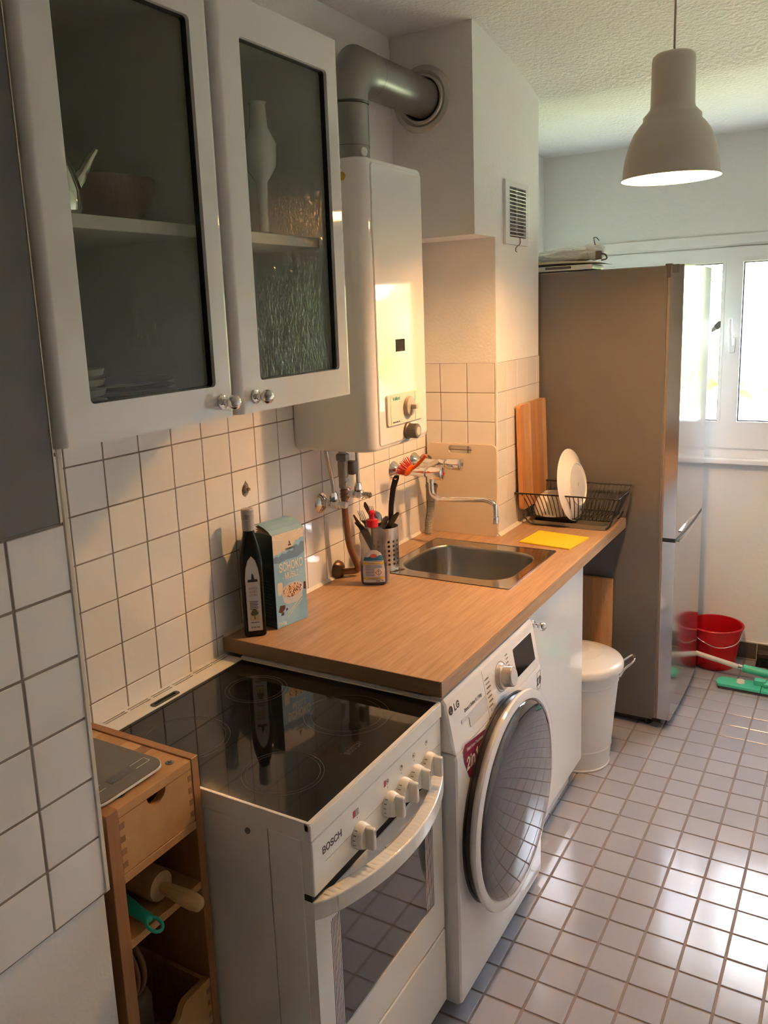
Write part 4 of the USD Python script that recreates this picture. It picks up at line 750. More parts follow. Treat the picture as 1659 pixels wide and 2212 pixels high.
put(mb, 'bowl_picture', cat(ext(affinity.scale(disc(.041), 1, .60, origin=(0, 0)).intersection(sbox(-1, -1, 1, .0)).union(Polygon([(-.041, 0), (.041, 0), (.034, -.026), (.018, -.036), (-.018, -.036), (-.034, -.026)])), frame(CO + cn * .0006 + cx * .064 + V(0, 0, .0950), cx, (0, 0, 1)), .0002), ext(affinity.scale(disc(.0415), 1, .52, origin=(0, 0)), frame(CO + cn * .0008 + cx * .064 + V(0, 0, .0965), cx, (0, 0, 1)), .0002)), pm('bowl_print', (.55, .55, .55), .4), smooth=False)
put(mb, 'muesli_picture', ext(affinity.scale(disc(.0365), 1, .50, origin=(0, 0)), frame(CO + cn * .0010 + cx * .064 + V(0, 0, .0960), cx, (0, 0, 1)), .0002), pm('muesli_print', (.60, .38, .20), .6), smooth=False)
rs = random.Random(5); fl_ = []
for k in range(80):
    a, r = rs.uniform(0, 2 * PI), math.sqrt(rs.random()) * .0345; fl_.append(affinity.rotate(sbox(-.0022, -.0011, .0022, .0011), rs.uniform(0, 180)).buffer(.0004))
    fl_[-1] = affinity.translate(fl_[-1], .064 + r * math.cos(a), .0960 + .5 * r * math.sin(a))
put(mb, 'flake_picture', ext(shapely.unary_union(fl_[:45]), CF(.0012), .0002), pm('choc_print', (.11, .035, .018), .6), smooth=False); put(mb, 'flake_picture', ext(shapely.unary_union(fl_[45:]), CF(.0013), .0002), CREAMP, smooth=False)
for pg in [Polygon([(.008, .046), (.020, .040), (.033, .050), (.034, .060), (.015, .063)]), Polygon([(.016, .034), (.027, .033), (.028, .042), (.019, .040)]), Polygon([(.036, .042), (.043, .045), (.042, .050), (.036, .049)]), Polygon([(.106, .088), (.117, .084), (.117, .106), (.109, .108)])]: put(mb, 'chocolate_picture', ext(pg, CF(.0006), .0002), CHOC2, smooth=False)
put(mb, 'oat_picture', ext(shapely.unary_union([affinity.translate(affinity.rotate(affinity.scale(disc(.006), 1, .22), 30 + 12 * (k % 3)), .045 + .0085 * (k % 7) + .002 * (k // 7), .026 + .0055 * (k % 7) + .010 * (k // 7)) for k in range(14)]), CF(.0006), .0002), pm('oat_print', (.66, .56, .44), .5), smooth=False)
put(mb, 'paper_tag_picture', ext(rr(.019, .036, .004, .0185, .1100), CF(.0006), .0002), CREAMP, smooth=False)
put(mb, 'lettering', text('750g', .0080, CF(.0006), .006, .007, .0003, True), PALE, smooth=False)
SF = frame(CO, -cn, (0, 0, 1)); SF = frame(CO - cn * CD, cn, (0, 0, 1)); SF[:3, 3] -= cx * .0
put(mb, 'side_print', cat(text('SCHOKO', .014, frame(CO - cn * (CD - .008) - cx * .0003, cn, (0, 0, 1)), 0, .170, .0003, True, .052), ext(shapely.unary_union([sbox(.010, .03 + .009 * k, .056 - .004 * (k % 3), .0335 + .009 * k) for k in range(12)] + [sbox(0, .006, CD, .010), sbox(0, .014, CD, .0175)]), frame(CO - cn * CD - cx * .0003, cn, (0, 0, 1)), .0003)), pm('side_print', (.085, .12, .13), .5), smooth=False)

# washing-up liquid
sb = thing('dish_soap_bottle', (.150, .905, WZ), 'clear washing-up liquid bottle with red cap and blue liquid before the cutlery holder', 'bottle')
SW = V(.86, .51, 0); SW /= np.linalg.norm(SW); SN = V(SW[1], -SW[0], 0); SC = V(.1500, .9050, 0)
sprof = [(0, .034), (.004, .0395), (.012, .0415), (.045, .0425), (.072, .0415), (.092, .0375), (.108, .0345), (.122, .0350), (.140, .0395), (.153, .0425), (.163, .0425), (.172, .0385), (.180, .027), (.186, .0165), (.191, .0155)]
def sa(z): return float(np.interp(z, [p[0] for p in sprof], [p[1] for p in sprof]))
def ssec(a, z, n=48, k=.52): t = np.arange(n) * 2 * PI / n; b = min(max(a * k, .0150), a); e = 2.5; r = 1 / (np.abs(np.cos(t)) ** e + np.abs(np.sin(t)) ** e) ** (1 / e); return SC + (a * r * np.cos(t))[:, None] * SW + (b * r * np.sin(t))[:, None] * SN + V(0, 0, WZ + z)
CLEARP = mat('clear_plastic', {'bk': ('geometry', {}), 'iv': ('math', {'math_type': 'subtract', 'value1': 1.0}), 'fm': ('math', {'math_type': 'multiply'}), 't': ('transparent_bsdf', {'color': (.74, .73, .74)}), 'g': ('glossy_bsdf', {'color': (1, 1, 1), 'roughness': .06}), 'd': ('diffuse_bsdf', {'color': (.30, .28, .28)}), 'f': ('fresnel', {'IOR': 1.5}), 'x': ('mix_closure', {}), 'y': ('mix_closure', {'fac': .22})},
    [('t.BSDF', 'y.closure1'), ('d.BSDF', 'y.closure2'), ('y.closure', 'x.closure1'), ('g.BSDF', 'x.closure2'), ('bk.backfacing', 'iv.value2'), ('f.fac', 'fm.value1'), ('iv.value', 'fm.value2'), ('fm.value', 'x.fac')], 'x.closure')
put(sb, 'body', loft([ssec(a, z) for z, a in sprof]), CLEARP, 60)
put(sb, 'liquid', loft([ssec(sa(z) - .0016, z) for z in (.002, .006, .014, .03, .05, .066)]), pm('blue_soap', (.006, .012, .16), .08, coat=.8), 60)
put(sb, 'cap', lathe([(.0175, 0), (.0185, .001), (.0185, .020), (.017, .023), (.0095, .025), (.0075, .029), (.0070, .038), (.0105, .042), (.0110, .047), (.008, .052), (0, .053)], SC + V(0, 0, WZ + .1865), n=32), RED, 35)
def soap_patch(poly, off, name, m):
    """A flat shape (u across, z up) laid on the front of the bottle."""
    q = cat(*[trimesh.creation.extrude_polygon(g.segmentize(.004), .0002, engine='earcut') for g in getattr(poly, 'geoms', [poly]) if g.area > 1e-8]); q = q.subdivide_to_size(.006); v = q.vertices.copy(); o = np.zeros_like(v)
    for i, (u, z, h) in enumerate(v):
        a = sa(z); b = max(a * .52, .0150); s = (1 - min(abs(u / a), .99) ** 2.5) ** .4; o[i] = SC + SW * u + SN * (b * s + off + h) + V(0, 0, WZ + z)
    q.vertices = o; return put(lab if lab else sb, name, q, m, smooth=False)
lab = None
sl = Polygon([(-.0335, .012), (.0335, .012), (.0345, .050), (.031, .085), (.024, .104), (.012, .114), (0, .116), (-.012, .114), (-.024, .104), (-.031, .085), (-.0345, .050)])
lab = soap_patch(sl, .0006, 'label', pm('soap_label', (.55, .55, .60), .4))
soap_patch(sl.intersection(sbox(-1, .082, 1, .0985)).intersection(Polygon([(-.04, .08), (.04, .08), (.04, .092), (.02, .099), (.008, .094), (-.004, .0985), (-.018, .093), (-.04, .094)])), .0009, 'label_blue', pm('label_blue', (.02, .14, .30), .4))
soap_patch(sl.intersection(sbox(-1, .0700, 1, .0765)).union(sl.intersection(sbox(-1, .0225, 1, .0275))), .0009, 'label_yellow', pm('label_yellow_band', (.62, .44, .03), .4))
soap_patch(affinity.scale(disc(.011, 0, .0970), 1, .55), .0011, 'label_red', pm('label_red', (.52, .09, .07), .4))
soap_patch(shapely.unary_union([sbox(-.026, z, .026 if z > .056 or z < .03 else .000, z + .0013) for z in (.0655, .0625, .0590, .0550, .0515, .0480, .0445, .0410, .0370, .0335, .0200)] + [sbox(-.019, .0725, .019, .0740), sbox(-.019, .0243, .019, .0258), sbox(-.026, .0792, .026, .0803), sbox(.006, .0145, .018, .0180), sbox(.023, .0142, .029, .0185)]), .0011, 'label_print', pm('label_grey_print', (.17, .17, .26), .5))
soap_patch(sbox(.0035, .0310, .0250, .0570), .0012, 'warning_panel', PALE)
di = Polygon([(.0145, .0330), (.0255, .0440), (.0145, .0550), (.0035, .0440)]); soap_patch(di.difference(di.buffer(-.0016)), .0015, 'warning_diamond', INKR); soap_patch(Polygon([(.0131, .0500), (.0159, .0500), (.0152, .0425), (.0138, .0425)]).union(disc(.0013, .0145, .0397)), .0015, 'warning_mark', INK)

# cutlery holder with its tools
hl = thing('cutlery_holder', (.105, 1.060, .890), 'brushed steel perforated cutlery holder standing on the corner of the sink', 'cutlery holder')
HC, HR, HZ, HH = (.1050, 1.0600), .0455, .8896, .1440
shell = mf(lathe([(HR - .0012, .0015), (HR - .0012, HH), (HR, HH), (HR, 0), (0, 0), (0, .0015)], (*HC, HZ), n=64))
shell = manifold3d.Manifold.cylinder(HH, HR, HR, 64) - manifold3d.Manifold.cylinder(HH, HR - .0012, HR - .0012, 64).translate((0, 0, .0015))
hs_ = [manifold3d.Manifold.cylinder(.012, .0044, .0044, 12).rotate((0, 90, 0)).translate((HR - .006, 0, .024 + .0152 * r)).rotate((0, 0, 22.5 * c)) for c in range(16) for r in range(6)]
shell = shell - manifold3d.Manifold.batch_boolean(hs_, manifold3d.OpType.Add)
h_ = tm(shell); h_.apply_translation((*HC, HZ)); put(hl, 'body', h_, STEEL, 30)
put(hl, 'rim', tube([(HC[0] + HR * math.cos(t), HC[1] + HR * math.sin(t), HZ + HH) for t in np.arange(0, 2 * PI, PI / 24)], .0012, 6, closed=True), STEEL, 60)
BLD = pm('cutlery_steel', (.40, .36, .31), .2, 1)
def flatbar(pts, w, t, up=(.86, .51, 0)):
    """A flat tapered bar through pts; w and t per point."""
    u = V(*up) / np.linalg.norm(up); parts = []
    hs = [mf(sph(V(*p), 1.0, 1, (max(ww * .72, tt_), max(ww * .72, tt_), tt_) if 0 else (tt_, tt_, tt_))) for p, ww, tt_ in zip(pts, w, t)]
    for (p, w0, t0), (q, w1, t1_) in zip(zip(pts, w, t), zip(pts[1:], w[1:], t[1:])):
        b = [mf(sph(V(*c) + u * s * (ww - tt_), tt_, 1)) for c, ww, tt_ in ((p, w0, t0), (q, w1, t1_)) for s in (-1, 1)]
        parts.append(tm(manifold3d.Manifold.batch_hull(b)))
    return cat(*parts)
single('table_knife', flatbar([(.095, 1.052, .90), (.060, 1.045, 1.070), (.048, 1.042, 1.100), (.045, 1.041, 1.113)], [.004, .005, .008, .003], [.0025, .002, .0010, .0008]), BLD, 'knife standing blade up, tallest blade in the cutlery holder', 'knife')
for k, (b, t, lab_) in enumerate([((.088, 1.05, .90), (.028, 1.036, 1.085), 'left fork in the cutlery holder, tines up'), ((.098, 1.06, .90), (.060, 1.048, 1.100), 'right fork in the cutlery holder, tines up beside the knife')]):
    b, t = V(*b), V(*t); d = (t - b) / np.linalg.norm(t - b); m = [flatbar([b, t - d * .048, t - d * .036], [.003, .0035, .0095], [.0018, .0015, .0010])]
    for s in (-.0078, -.0026, .0026, .0078): m.append(tube([t - d * .036 + V(.86, .51, 0) * s, t + V(.86, .51, 0) * s * 1.05], [.0014, .0008], 6))
    single('fork', cat(*m), BLD, lab_, 'fork', 'forks in the cutlery holder')
sp = thing('serving_spoon', (.095, 1.05, .90), 'large steel serving spoon with its bowl up in the cutlery holder', 'spoon')
bs = sph((0, 0, 0), 1, 3, (.0215, .0060, .0300)); a_ = math.atan2(.51, .86); bs.apply_transform(trimesh.transformations.rotation_matrix(a_, (0, 0, 1))); bs.apply_translation((.0865, 1.038, 1.058)); put(sp, 'bowl', bs, CHROME, 60)
put(sp, 'handle', flatbar([(.112, 1.07, .90), (.094, 1.046, 1.032)], [.004, .005], [.0018, .0018]), BLD)
single('steak_knife', flatbar([(.085, 1.045, .91), (.030, 1.028, 1.035), (.010, 1.024, 1.070)], [.004, .0085, .003], [.003, .003, .002]), pm('bronze_handle', (.12, .075, .04), .3, .3), 'short brownish handle leaning out at the left of the cutlery holder', 'knife')
single('turner', flatbar([(.092, 1.04, .92), (.052, 1.022, 1.022), (.035, 1.017, 1.040), (.022, 1.015, 1.047)], [.006, .012, .010, .004], [.004, .004, .004, .003]), BLACK, 'broad black plastic handle low at the left rim of the cutlery holder', 'kitchen tool')
lt = thing('ladle_handle', (.13, 1.06, .92), 'long curved black kitchen tool handle with a hanging hole, tallest in the cutlery holder', 'kitchen tool')
lp_ = [(.112, 1.068, .92), (.129, 1.056, 1.00), (.1345, 1.052, 1.06), (.139, 1.050, 1.11), (.148, 1.050, 1.165), (.160, 1.050, 1.200), (.1625, 1.050, 1.206)]
put(lt, 'handle', flatbar(lp_, [.006, .0075, .0085, .0088, .0092, .0105, .0085], [.004] * 7), BLACK, 40)
put(lt, 'hanging_hole', cyl((.1600, 1.0455, 1.1985), (.1603, 1.0450, 1.1990), .0040, n=14), pm('hole_tan', (.40, .26, .16), .5), 35)
single('grey_spatula', flatbar([(.110, 1.062, .92), (.108, 1.048, 1.026), (.118, 1.046, 1.062), (.122, 1.046, 1.070)], [.006, .008, .010, .005], [.0022] * 4), GREYP, 'grey plastic blade between the black handles in the cutlery holder', 'kitchen tool')
single('black_spatula', flatbar([(.110, 1.055, .93), (.126, 1.044, 1.030), (.158, 1.040, 1.076), (.168, 1.040, 1.0875)], [.006, .0105, .0100, .005], [.003] * 4), BLACK, 'short black blade pointing right from the cutlery holder', 'kitchen tool')
single('bread_clip', ext(sbox(-.004, 0, .004, .055), frame(SC + SW * .045 + SN * -.004 + V(0, 0, WZ), SW, (.0, 0, 1)), .001), CREAMP, 'strip of cream paper standing behind the dish soap bottle', 'paper')

# dish brush on the tap
db = thing('dish_brush', (.09, 1.25, 1.17), 'orange dish brush with red bristles lying against the tap', 'brush')
OR = pm('orange_plastic', (.85, .13, .005), .3); BRI = pm('red_bristles', (.62, .025, .008), .5)
hc = V(.083, 1.250, 1.197); bd = V(-.80, 0, .50); bd /= np.linalg.norm(bd); hb_ = hc + V(.020, 0, -.012)
put(db, 'head', lathe([(0, -.006), (.016, -.005), (.0235, .0), (.0240, .004), (.020, .006), (0, .006)], hb_, bd, 28), OR, 40)
bl = []
ba, bb_, _ = _axis(bd); rg = random.Random(3)
for r, n_ in ((.003, 5), (.009, 10), (.0150, 15), (.0205, 20)):
    for k in range(n_):
        t = 2 * PI * (k + rg.random() * .5) / n_; o = hb_ + bd * .004 + r * (math.cos(t) * ba + math.sin(t) * bb_); dd = bd + (math.cos(t) * ba + math.sin(t) * bb_) * r * 22; dd /= np.linalg.norm(dd)
        bl.append(tube([o, o + dd * .016, o + dd * .034], [.0013, .0017, .0010], 5))
put(db, 'bristles', cat(*bl), BRI, 60, kind='stuff')
put(db, 'handle', tube(path([hb_ + V(.006, 0, .004), (.122, 1.250, 1.198), (.140, 1.250, 1.212), (.168, 1.250, 1.242)], .02, 8), [.0050] * 6 + [.0052] * 6 + [.0068] * 5 + [.0075] if 0 else .0062, 12), OR, 60)

# white cutting board behind the tap
wb = rr(.282, .345, .022, .1520, 1.0605).difference(rr(.095, .029, .012, .1475, 1.2110))
single('white_cutting_board', ext(wb, frame((0, 1.5835, -.001), (1, 0, 0), (0, .0, 1)), .0115), pm('milky_plastic', (.74, .62, .48), .35), 'milky white plastic cutting board with a hand slot standing behind the tap', 'cutting board', smooth=40)
# yellow cloth
cl_c = np.array([(.395, 1.531), (.587, 1.506), (.605, 1.679), (.409, 1.706)]); gu, gv_ = np.meshgrid(np.linspace(0, 1, 97), np.linspace(0, 1, 61), indexing='ij')
P2 = ((1 - gu) * (1 - gv_))[..., None] * cl_c[0] + (gu * (1 - gv_))[..., None] * cl_c[1] + (gu * gv_)[..., None] * cl_c[2] + ((1 - gu) * gv_)[..., None] * cl_c[3]
zt_ = WZ + .0048 + .0007 * np.sign(np.sin((gu + .15 * gv_) * 2 * PI * 24)) * np.abs(np.sin(gv_ * PI * 30)) ** .5; top3 = np.concatenate([P2, zt_[..., None]], -1).reshape(-1, 3); bot3 = top3.copy(); bot3[:, 2] = WZ + .0004
i_, j_ = np.meshgrid(np.arange(96), np.arange(60), indexing='ij'); q_ = (i_ * 61 + j_).ravel(); N_ = 97 * 61
edge = [i * 61 for i in range(97)] + [96 * 61 + j for j in range(1, 61)] + [i * 61 + 60 for i in range(95, -1, -1)] + [j for j in range(59, 0, -1)]
fc = np.vstack([np.stack([q_, q_ + 61, q_ + 62], 1), np.stack([q_, q_ + 62, q_ + 1], 1), np.array([(a, N_ + a, N_ + b) for a, b in zip(edge, edge[1:] + edge[:1])]), np.array([(a, N_ + b, b) for a, b in zip(edge, edge[1:] + edge[:1])]), [(N_, N_ + 60, N_ + 96 * 61), (N_ + 60, N_ + N_ - 1, N_ + 96 * 61)]])
single('sponge_cloth', trimesh.Trimesh(np.vstack([top3, bot3]), fc, process=False), pm('yellow_sponge', (.80, .56, .015), .75), 'yellow ribbed sponge cloth lying flat beside the sink', 'cloth', smooth=False)

# dish rack with tray, bowl, plate and board
tr = thing('drip_tray', (.49, 1.89, WZ), 'shallow grey-green glass tray under the dish rack', 'tray')
put(tr, 'tray', cat(ext(rr(.290, .188, .02, .488, 1.892), RT(0, 0, WZ + .0005), .004), ext(rr(.290, .188, .02, .488, 1.892).difference(rr(.278, .176, .016, .488, 1.892)), RT(0, 0, WZ + .004), .014)), pm('tray_grey', (.16, .15, .125), .15, coat=.4))
rk = thing('dish_rack', (.49, 1.89, WZ), 'black wire dish rack at the fridge end of the worktop', 'dish rack')
WIRE = pm('black_wire', (.012, .011, .010), .4)
RT_ = [V(.295, 1.752, 1.018), V(.686, 1.768, 1.018), V(.677, 2.030, 1.020), V(.306, 2.024, 1.020)]; RB_ = [V(.328, 1.803, .919), V(.642, 1.822, .919), V(.640, 1.985, .919), V(.330, 1.978, .919)]
put(rk, 'top_rail', tube(path(RT_ + [RT_[0]], .012, 5), .0030, 8), WIRE, 60); put(rk, 'bottom_rail', tube(path(RB_ + [RB_[0]], .012, 5), .0022, 8), WIRE, 60)
for a, b in ((0, 1), (3, 2)):
    y_ = -.012 if a == 0 else .0; fa, fb = RB_[a] + V(.012, y_, -.0285), RB_[b] + V(-.004, y_, -.0285)
    put(rk, 'foot_rail', tube(path([RB_[a] + V(-.018, 0, .006), fa, fb, RB_[b] + V(.010, 0, .006)], .02, 6), .0032, 8), WIRE, 60)
for a, b in ((0, 1), (3, 2)):
    for k in range(23):
        t = (k + .6) / 23.4; p, q = RT_[a] * (1 - t) + RT_[b] * t, RB_[a] * (1 - t) + RB_[b] * t; o = V(0, -.004 if a == 0 else .004, .003)
        put(rk, 'wire', tube(path([p + o, p * .72 + q * .28 + o * .3 + V(0, .006 if a == 0 else -.006, 0), q], .02, 5), .0017, 6), WIRE, 60)
for k in range(23):
    t = (k + .6) / 23.4; put(rk, 'floor_wire', tube([RB_[0] * (1 - t) + RB_[1] * t, RB_[3] * (1 - t) + RB_[2] * t], .0016, 6), WIRE, 60)
for s_, (a, b) in enumerate(((0, 3), (1, 2))):
    for k in range(5): t = (k + 1) / 6; put(rk, 'end_wire', tube([RT_[a] * (1 - t) + RT_[b] * t, RB_[a] * (1 - t) + RB_[b] * t], .0017, 6), WIRE, 60)
put(rk, 'plate_support', tube([V(.345 + .0135 * k, 1.862, .921 + (.030 if k % 2 else 0)) for k in range(22)], .0016, 6), WIRE, 60)
put(rk, 'handle', tube(path([RT_[1] + V(-.004, .02, .003), RT_[1] + V(.012, .05, .012), RT_[2] + V(.012, -.05, .012), RT_[2] + V(-.004, -.02, .003)], .015, 6), .0026, 8), WIRE, 60)
wd = thing('wooden_cutting_board', (.32, 1.89, .94), 'striped wooden cutting board standing in the dish rack against the tiled pillar', 'cutting board')
bp_ = rr(.290, .405, .014, 1.9000, 1.1550)
tl_ = trimesh.transformations.rotation_matrix(-.030, (0, 1, 0), (.3, 1.9, 1.36))
for k, (a, b) in enumerate([(1.750, 1.792), (1.792, 1.845), (1.845, 1.866), (1.866, 1.915), (1.915, 1.950), (1.950, 2.000), (2.000, 2.05)]):
    m = ext(bp_.intersection(sbox(a, .9, b, 1.4)), RX(.2985, 0, 0), .0185 + .0001 * (k % 2)); m.apply_transform(tl_); m.apply_transform(trimesh.transformations.rotation_matrix(.008, (1, 0, 0), (.3, 1.9, 1.15))); put(wd, 'strip', m, BOARDW[[0, 3, 1, 2, 0, 2, 3][k]], smooth=30)
pl = thing('dinner_plate', (.50, 1.862, .91), 'white dinner plate standing on edge in the dish rack', 'plate')
pn = V(.985, -.06, .16); pc = V(.5030, 1.866, 1.045)
put(pl, 'plate', lathe([(0, .004), (.080, .004), (.088, .001), (.105, -.008), (.138, -.0195), (.140, -.0215), (.138, -.0225), (.100, -.013), (.082, -.004), (0, -.003)], pc, pn, 64), CERAM, 50)
put(pl, 'foot_ring', lathe([(.079, .003), (.080, .0075), (.083, .0075), (.085, .002)], pc, pn, 64), CERAM, 50)
F = frame(pc + pn / np.linalg.norm(pn) * .0042, np.cross(V(0, 0, 1), pn), np.cross(pn, np.cross(V(0, 0, 1), pn))); put(pl, 'maker_mark', ext(Polygon([(-.006, -.008), (.005, -.004), (.002, .010), (.000, -.002)]), F, .0003), GREYP, smooth=False)
single('upturned_bowl', lathe([(.078, 0), (.0795, .003), (.0775, .025), (.068, .055), (.052, .075), (.040, .080), (.039, .084), (.036, .084), (.035, .078), (0, .078)], (.408, 1.880, .9215), n=48), CERAM, 'white bowl turned upside down in the dish rack', 'bowl', smooth=45)

# ================================================================ bin, boards and cleaning things
bn = thing('waste_bin', (.560, 1.698, 0), 'white enamelled metal bin with lid and wire handles beside the fridge', 'bin')
BC = (.560, 1.700)
BINW = pm('bin_white', (.74, .72, .69), .3)
put(bn, 'body', lathe([(0, .004), (.119, .004), (.1225, .0), (.1255, .003), (.1255, .007), (.1235, .010), (.1285, .075), (.1305, .078), (.1305, .083), (.1292, .086), (.1510, .335), (.1535, .338), (.1535, .343), (.1517, .346), (.1558, .395), (.159, .398), (.159, .404), (.155, .404), (.150, .34), (.12, .01)], (*BC, 0), n=72), BINW, 30)
put(bn, 'lid', lathe([(.1630, .389), (.1655, .386), (.1685, .387), (.1700, .396), (.1690, .408), (.1640, .416), (.150, .4225), (.098, .4370), (.095, .4405), (.088, .4415), (.083, .4395), (.050, .4455), (.047, .4480), (.041, .4490), (.037, .4475), (0, .4500)], (*BC, 0), n=72), BINW, 40)
for s in (1, -1):
    d = V(.957, .286, 0) * s; e = V(-.286, .957, 0); o = V(*BC, 0) + d * .154
    put(bn, 'handle', tube(path([o + e * .040 + V(0, 0, .360), o + e * .040 + d * .012 + V(0, 0, .388), o + e * .034 + d * .052 + V(0, 0, .425), o - e * .034 + d * .052 + V(0, 0, .425), o - e * .040 + d * .012 + V(0, 0, .388), o - e * .040 + V(0, 0, .360)], .022, 7), .0040, 10), CHROME, 60)
bg = [(r, z) for r, z in ((.1575, .402), (.1600, .396), (.1590, .372))]
an = np.linspace(math.radians(-112), math.radians(-62), 16); lvz = [np.array([[BC[0] + r * math.cos(a), BC[1] + r * math.sin(a), z + (.012 * max(0, (a - math.radians(-85)) / .4) if z < .38 else 0)] for a in an]) for r, z in bg]
put(bn, 'bin_bag', trimesh.Trimesh(np.vstack(lvz), [f for i in range(2) for j in range(15) for f in ((i * 16 + j, i * 16 + j + 1, (i + 1) * 16 + j + 1), (i * 16 + j, (i + 1) * 16 + j + 1, (i + 1) * 16 + j))], process=False), pm('green_bag', (.03, .38, .03), .4), 40)
fb = thing('wooden_board', (.49, 2.045, 0), 'large wooden board leaning against the fridge behind the bin', 'board')
tb_ = trimesh.transformations.rotation_matrix(-.020, (1, 0, 0), (.4, 2.05, 0))
for k, (a, b) in enumerate([(.330, .405), (.405, .475), (.475, .520), (.520, .560), (.560, .6015)]):
    m = box(a, b, 2.018, 2.038, 0.0005, .6240, .0008); m.apply_transform(tb_); put(fb, 'strip', m, BOARDW[[3, 0, 2, 0, 3][k]], smooth=30)

bk = thing('bucket', (.888, 2.838, 0), 'red plastic bucket with wire handle under the window', 'bucket')
KC = (.886, 2.838)
put(bk, 'body', lathe([(0, .002), (.086, .0), (.089, .004), (.0915, .012), (.118, .196), (.1255, .1975), (.1265, .203), (.124, .206), (.1165, .205), (.1155, .200), (.089, .014), (0, .010)], (*KC, 0), n=64), pm('bucket_red', (.50, .004, .010), .3), 40)
put(bk, 'handle', tube(path([V(*KC, 0) + V(.12, .005, .190), V(*KC, 0) + V(.110, -.070, .140), V(*KC, 0) + V(.03, -.128, .125), V(*KC, 0) + V(-.07, -.118, .165), V(*KC, 0) + V(-.118, -.02, .190)], .10, 8), .0022, 8), CHROME, 60)
mp = thing('floor_mop', (1.05, 2.62, 0), 'turquoise flat mop with white pole lying on the floor before the bucket', 'mop')
MINT = pm('mint_plastic', (.07, .55, .40), .35)
plate = Polygon([(.938, 2.590), (.946, 2.568), (1.300, 2.560), (1.316, 2.585), (1.312, 2.640), (1.300, 2.655), (.955, 2.640), (.940, 2.620)]).buffer(.006)
put(mp, 'head', cat(ext(plate.intersection(sbox(.9, 2, 1.117, 3)), RT(0, 0, .014), .012), ext(plate.intersection(sbox(1.120, 2, 1.4, 3)), RT(0, 0, .014), .012)), MINT, 35)
put(mp, 'pad', ext(plate.buffer(-.004), RT(0, 0, .001), .013), DGREY)
for x, y in ((1.030, 2.628), (1.032, 2.606)): put(mp, 'clip', cat(lathe([(0, .006), (.012, .006), (.0165, .003), (.0165, 0)], (x, y, .026), n=24), cyl((x, y, .032), (x, y, .033), .004, n=12)), PALE, 35)
put(mp, 'joint', cat(rbox(1.085, 1.135, 2.605, 2.640, .024, .052, .006), rbox(1.125, 1.205, 2.590, 2.640, .026, .046, .006)), MINT)
put(mp, 'socket', cat(cyl((1.028, 2.690, .0640), (1.20, 2.680, .052), .0185, .0185, 24, .004), cyl((1.165, 2.680, .054), (1.165, 2.630, .040), .012)), MINT)
put(mp, 'pole', cat(cyl((.50, 2.697, .158), (1.012, 2.690, .0655), .0120, n=24)), pm('mop_pole', (.62, .59, .57), .35))
put(mp, 'ferrule', cyl((1.010, 2.690, .0660), (1.030, 2.690, .0630), .0140, n=24), CHROME)
br = thing('broom', (1.2, 2.93, 0), 'dark brown broom head lying at the foot of the window wall', 'broom')
m = rbox(-.15, .15, -.024, .024, 0, .028, .008); R_ = RT(1.214, 2.912, .045, .06); m.apply_transform(R_); put(br, 'head', m, pm('broom_brown', (.035, .015, .012), .5))
bz = []
for k in range(60):
    for q in range(6): x, y = -.145 + .0049 * k, -.018 + .007 * q; a = trimesh.transformations.transform_points([(x, y, .004), (x * 1.04, y * 1.3, -.043)], R_); bz.append(tube(a, [.0018, .0022], 4))
put(br, 'bristles', cat(*bz), BLACK, False, kind='stuff')

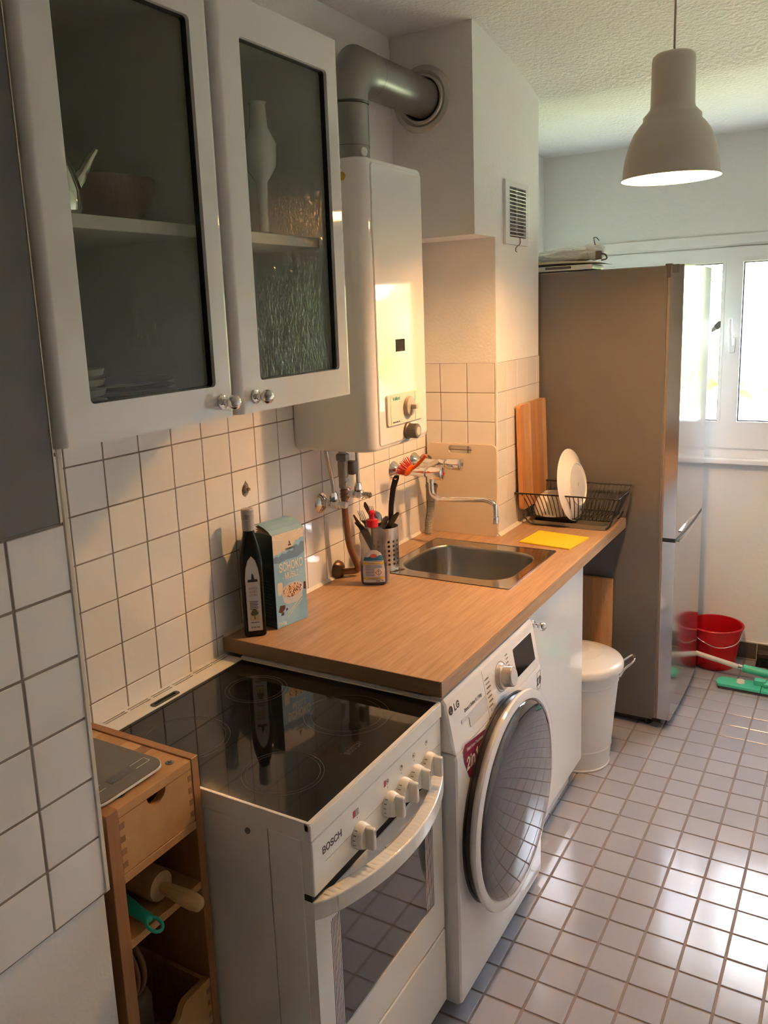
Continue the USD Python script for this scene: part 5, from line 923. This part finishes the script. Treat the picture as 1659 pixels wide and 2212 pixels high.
# on top of the fridge
FT = 1.8505
bxw = thing('flat_appliance', (.42, 2.14, FT), 'flat white box with a grey printed strip lying on the fridge', 'box')
mw = rbox(.150, .490, 2.080, 2.240, FT + .0035, FT + .0245, .004); put(bxw, 'body', mw, PLASTW); put(bxw, 'print', ext(rr(.105, .010, .003, .355, FT + .0165), RF(0, 2.0800, 0), .0006), DGREY, smooth=False)
put(bxw, 'foot', cat(*[cyl((x, y, FT), (x, y, FT + .005), .008, n=12) for x in (.18, .46) for y in (2.10, 2.22)]), BLACK)
gx_, gy_ = np.meshgrid(np.linspace(0, 1, 25), np.linspace(0, 1, 9), indexing='ij'); mz = FT + .027 + .016 * np.sin(gx_ * PI) ** .7 - .004 * gy_
mtv = np.stack([.140 + .385 * gx_, 2.078 + .16 * gy_, mz], -1).reshape(-1, 3); ia, ja = np.meshgrid(np.arange(24), np.arange(8), indexing='ij'); qa = (ia * 9 + ja).ravel(); nb = len(mtv); mb_ = mtv - V(0, 0, 1) * (mtv[:, 2:] - FT - .0255) * .55
single('table_mat', trimesh.Trimesh(np.vstack([mtv, mb_]), np.vstack([np.stack([qa, qa + 9, qa + 10], 1), np.stack([qa, qa + 10, qa + 1], 1), np.stack([qa + nb, qa + nb + 10, qa + nb + 9], 1), np.stack([qa + nb, qa + nb + 1, qa + nb + 10], 1)] + [np.array([(i * 9 + e, nb + i * 9 + e, nb + (i + 1) * 9 + e) for e in (0, 8) for i in range(24)]), np.array([(i * 9 + e, nb + (i + 1) * 9 + e, (i + 1) * 9 + e) for e in (0, 8) for i in range(24)])]), process=False), pm('beige_mat', (.55, .52, .40), .6), 'beige folded mat lying on the flat white box on the fridge', 'mat', smooth=50)
pbag = thing('plastic_bag', (.42, 2.16, FT + .04), 'white plastic bag with a dark metal clip lying on top of the fridge', 'bag')
put(pbag, 'bag', cat(bush((.36, 2.165, FT + .068), .10, (1.25, .55, .33), 41, 4), bush((.475, 2.160, FT + .075), .04, (1, .9, .8), 44, 3)), pm('bag_white', (.82, .82, .82), .35), 50)
put(pbag, 'clip', cat(rbox(.500, .522, 2.085, 2.105, FT + .040, FT + .072, .003), tube(path([(.520, 2.09, FT + .062), (.540, 2.088, FT + .056), (.545, 2.09, FT + .040), (.522, 2.09, FT + .036)], .01), .003, 8)), pm('clip_grey', (.10, .085, .09), .35, .5))
put(pbag, 'twist_tie', tube(path([(.495, 2.10, FT + .095), (.488, 2.10, FT + .126), (.502, 2.098, FT + .122), (.511, 2.097, FT + .110)], .008), .0015, 6), BLACK)
sc_ = thing('window_scraper', (.82, 2.99, 1.57), 'small dark grey scraper stuck to the window pane beside the fridge', 'scraper')
a_ = frame((.823, 2.984, 1.602), (.72, 0, .70), (-.70, 0, .72))
put(sc_, 'holder', ext(rr(.034, .026, .006), a_, .010), DGREY, 35); put(sc_, 'blade', ext(Polygon([(-.017, -.010), (-.017, .010), (-.030, .010), (-.046, -.002)]), a_, .004), GREYP, 35)
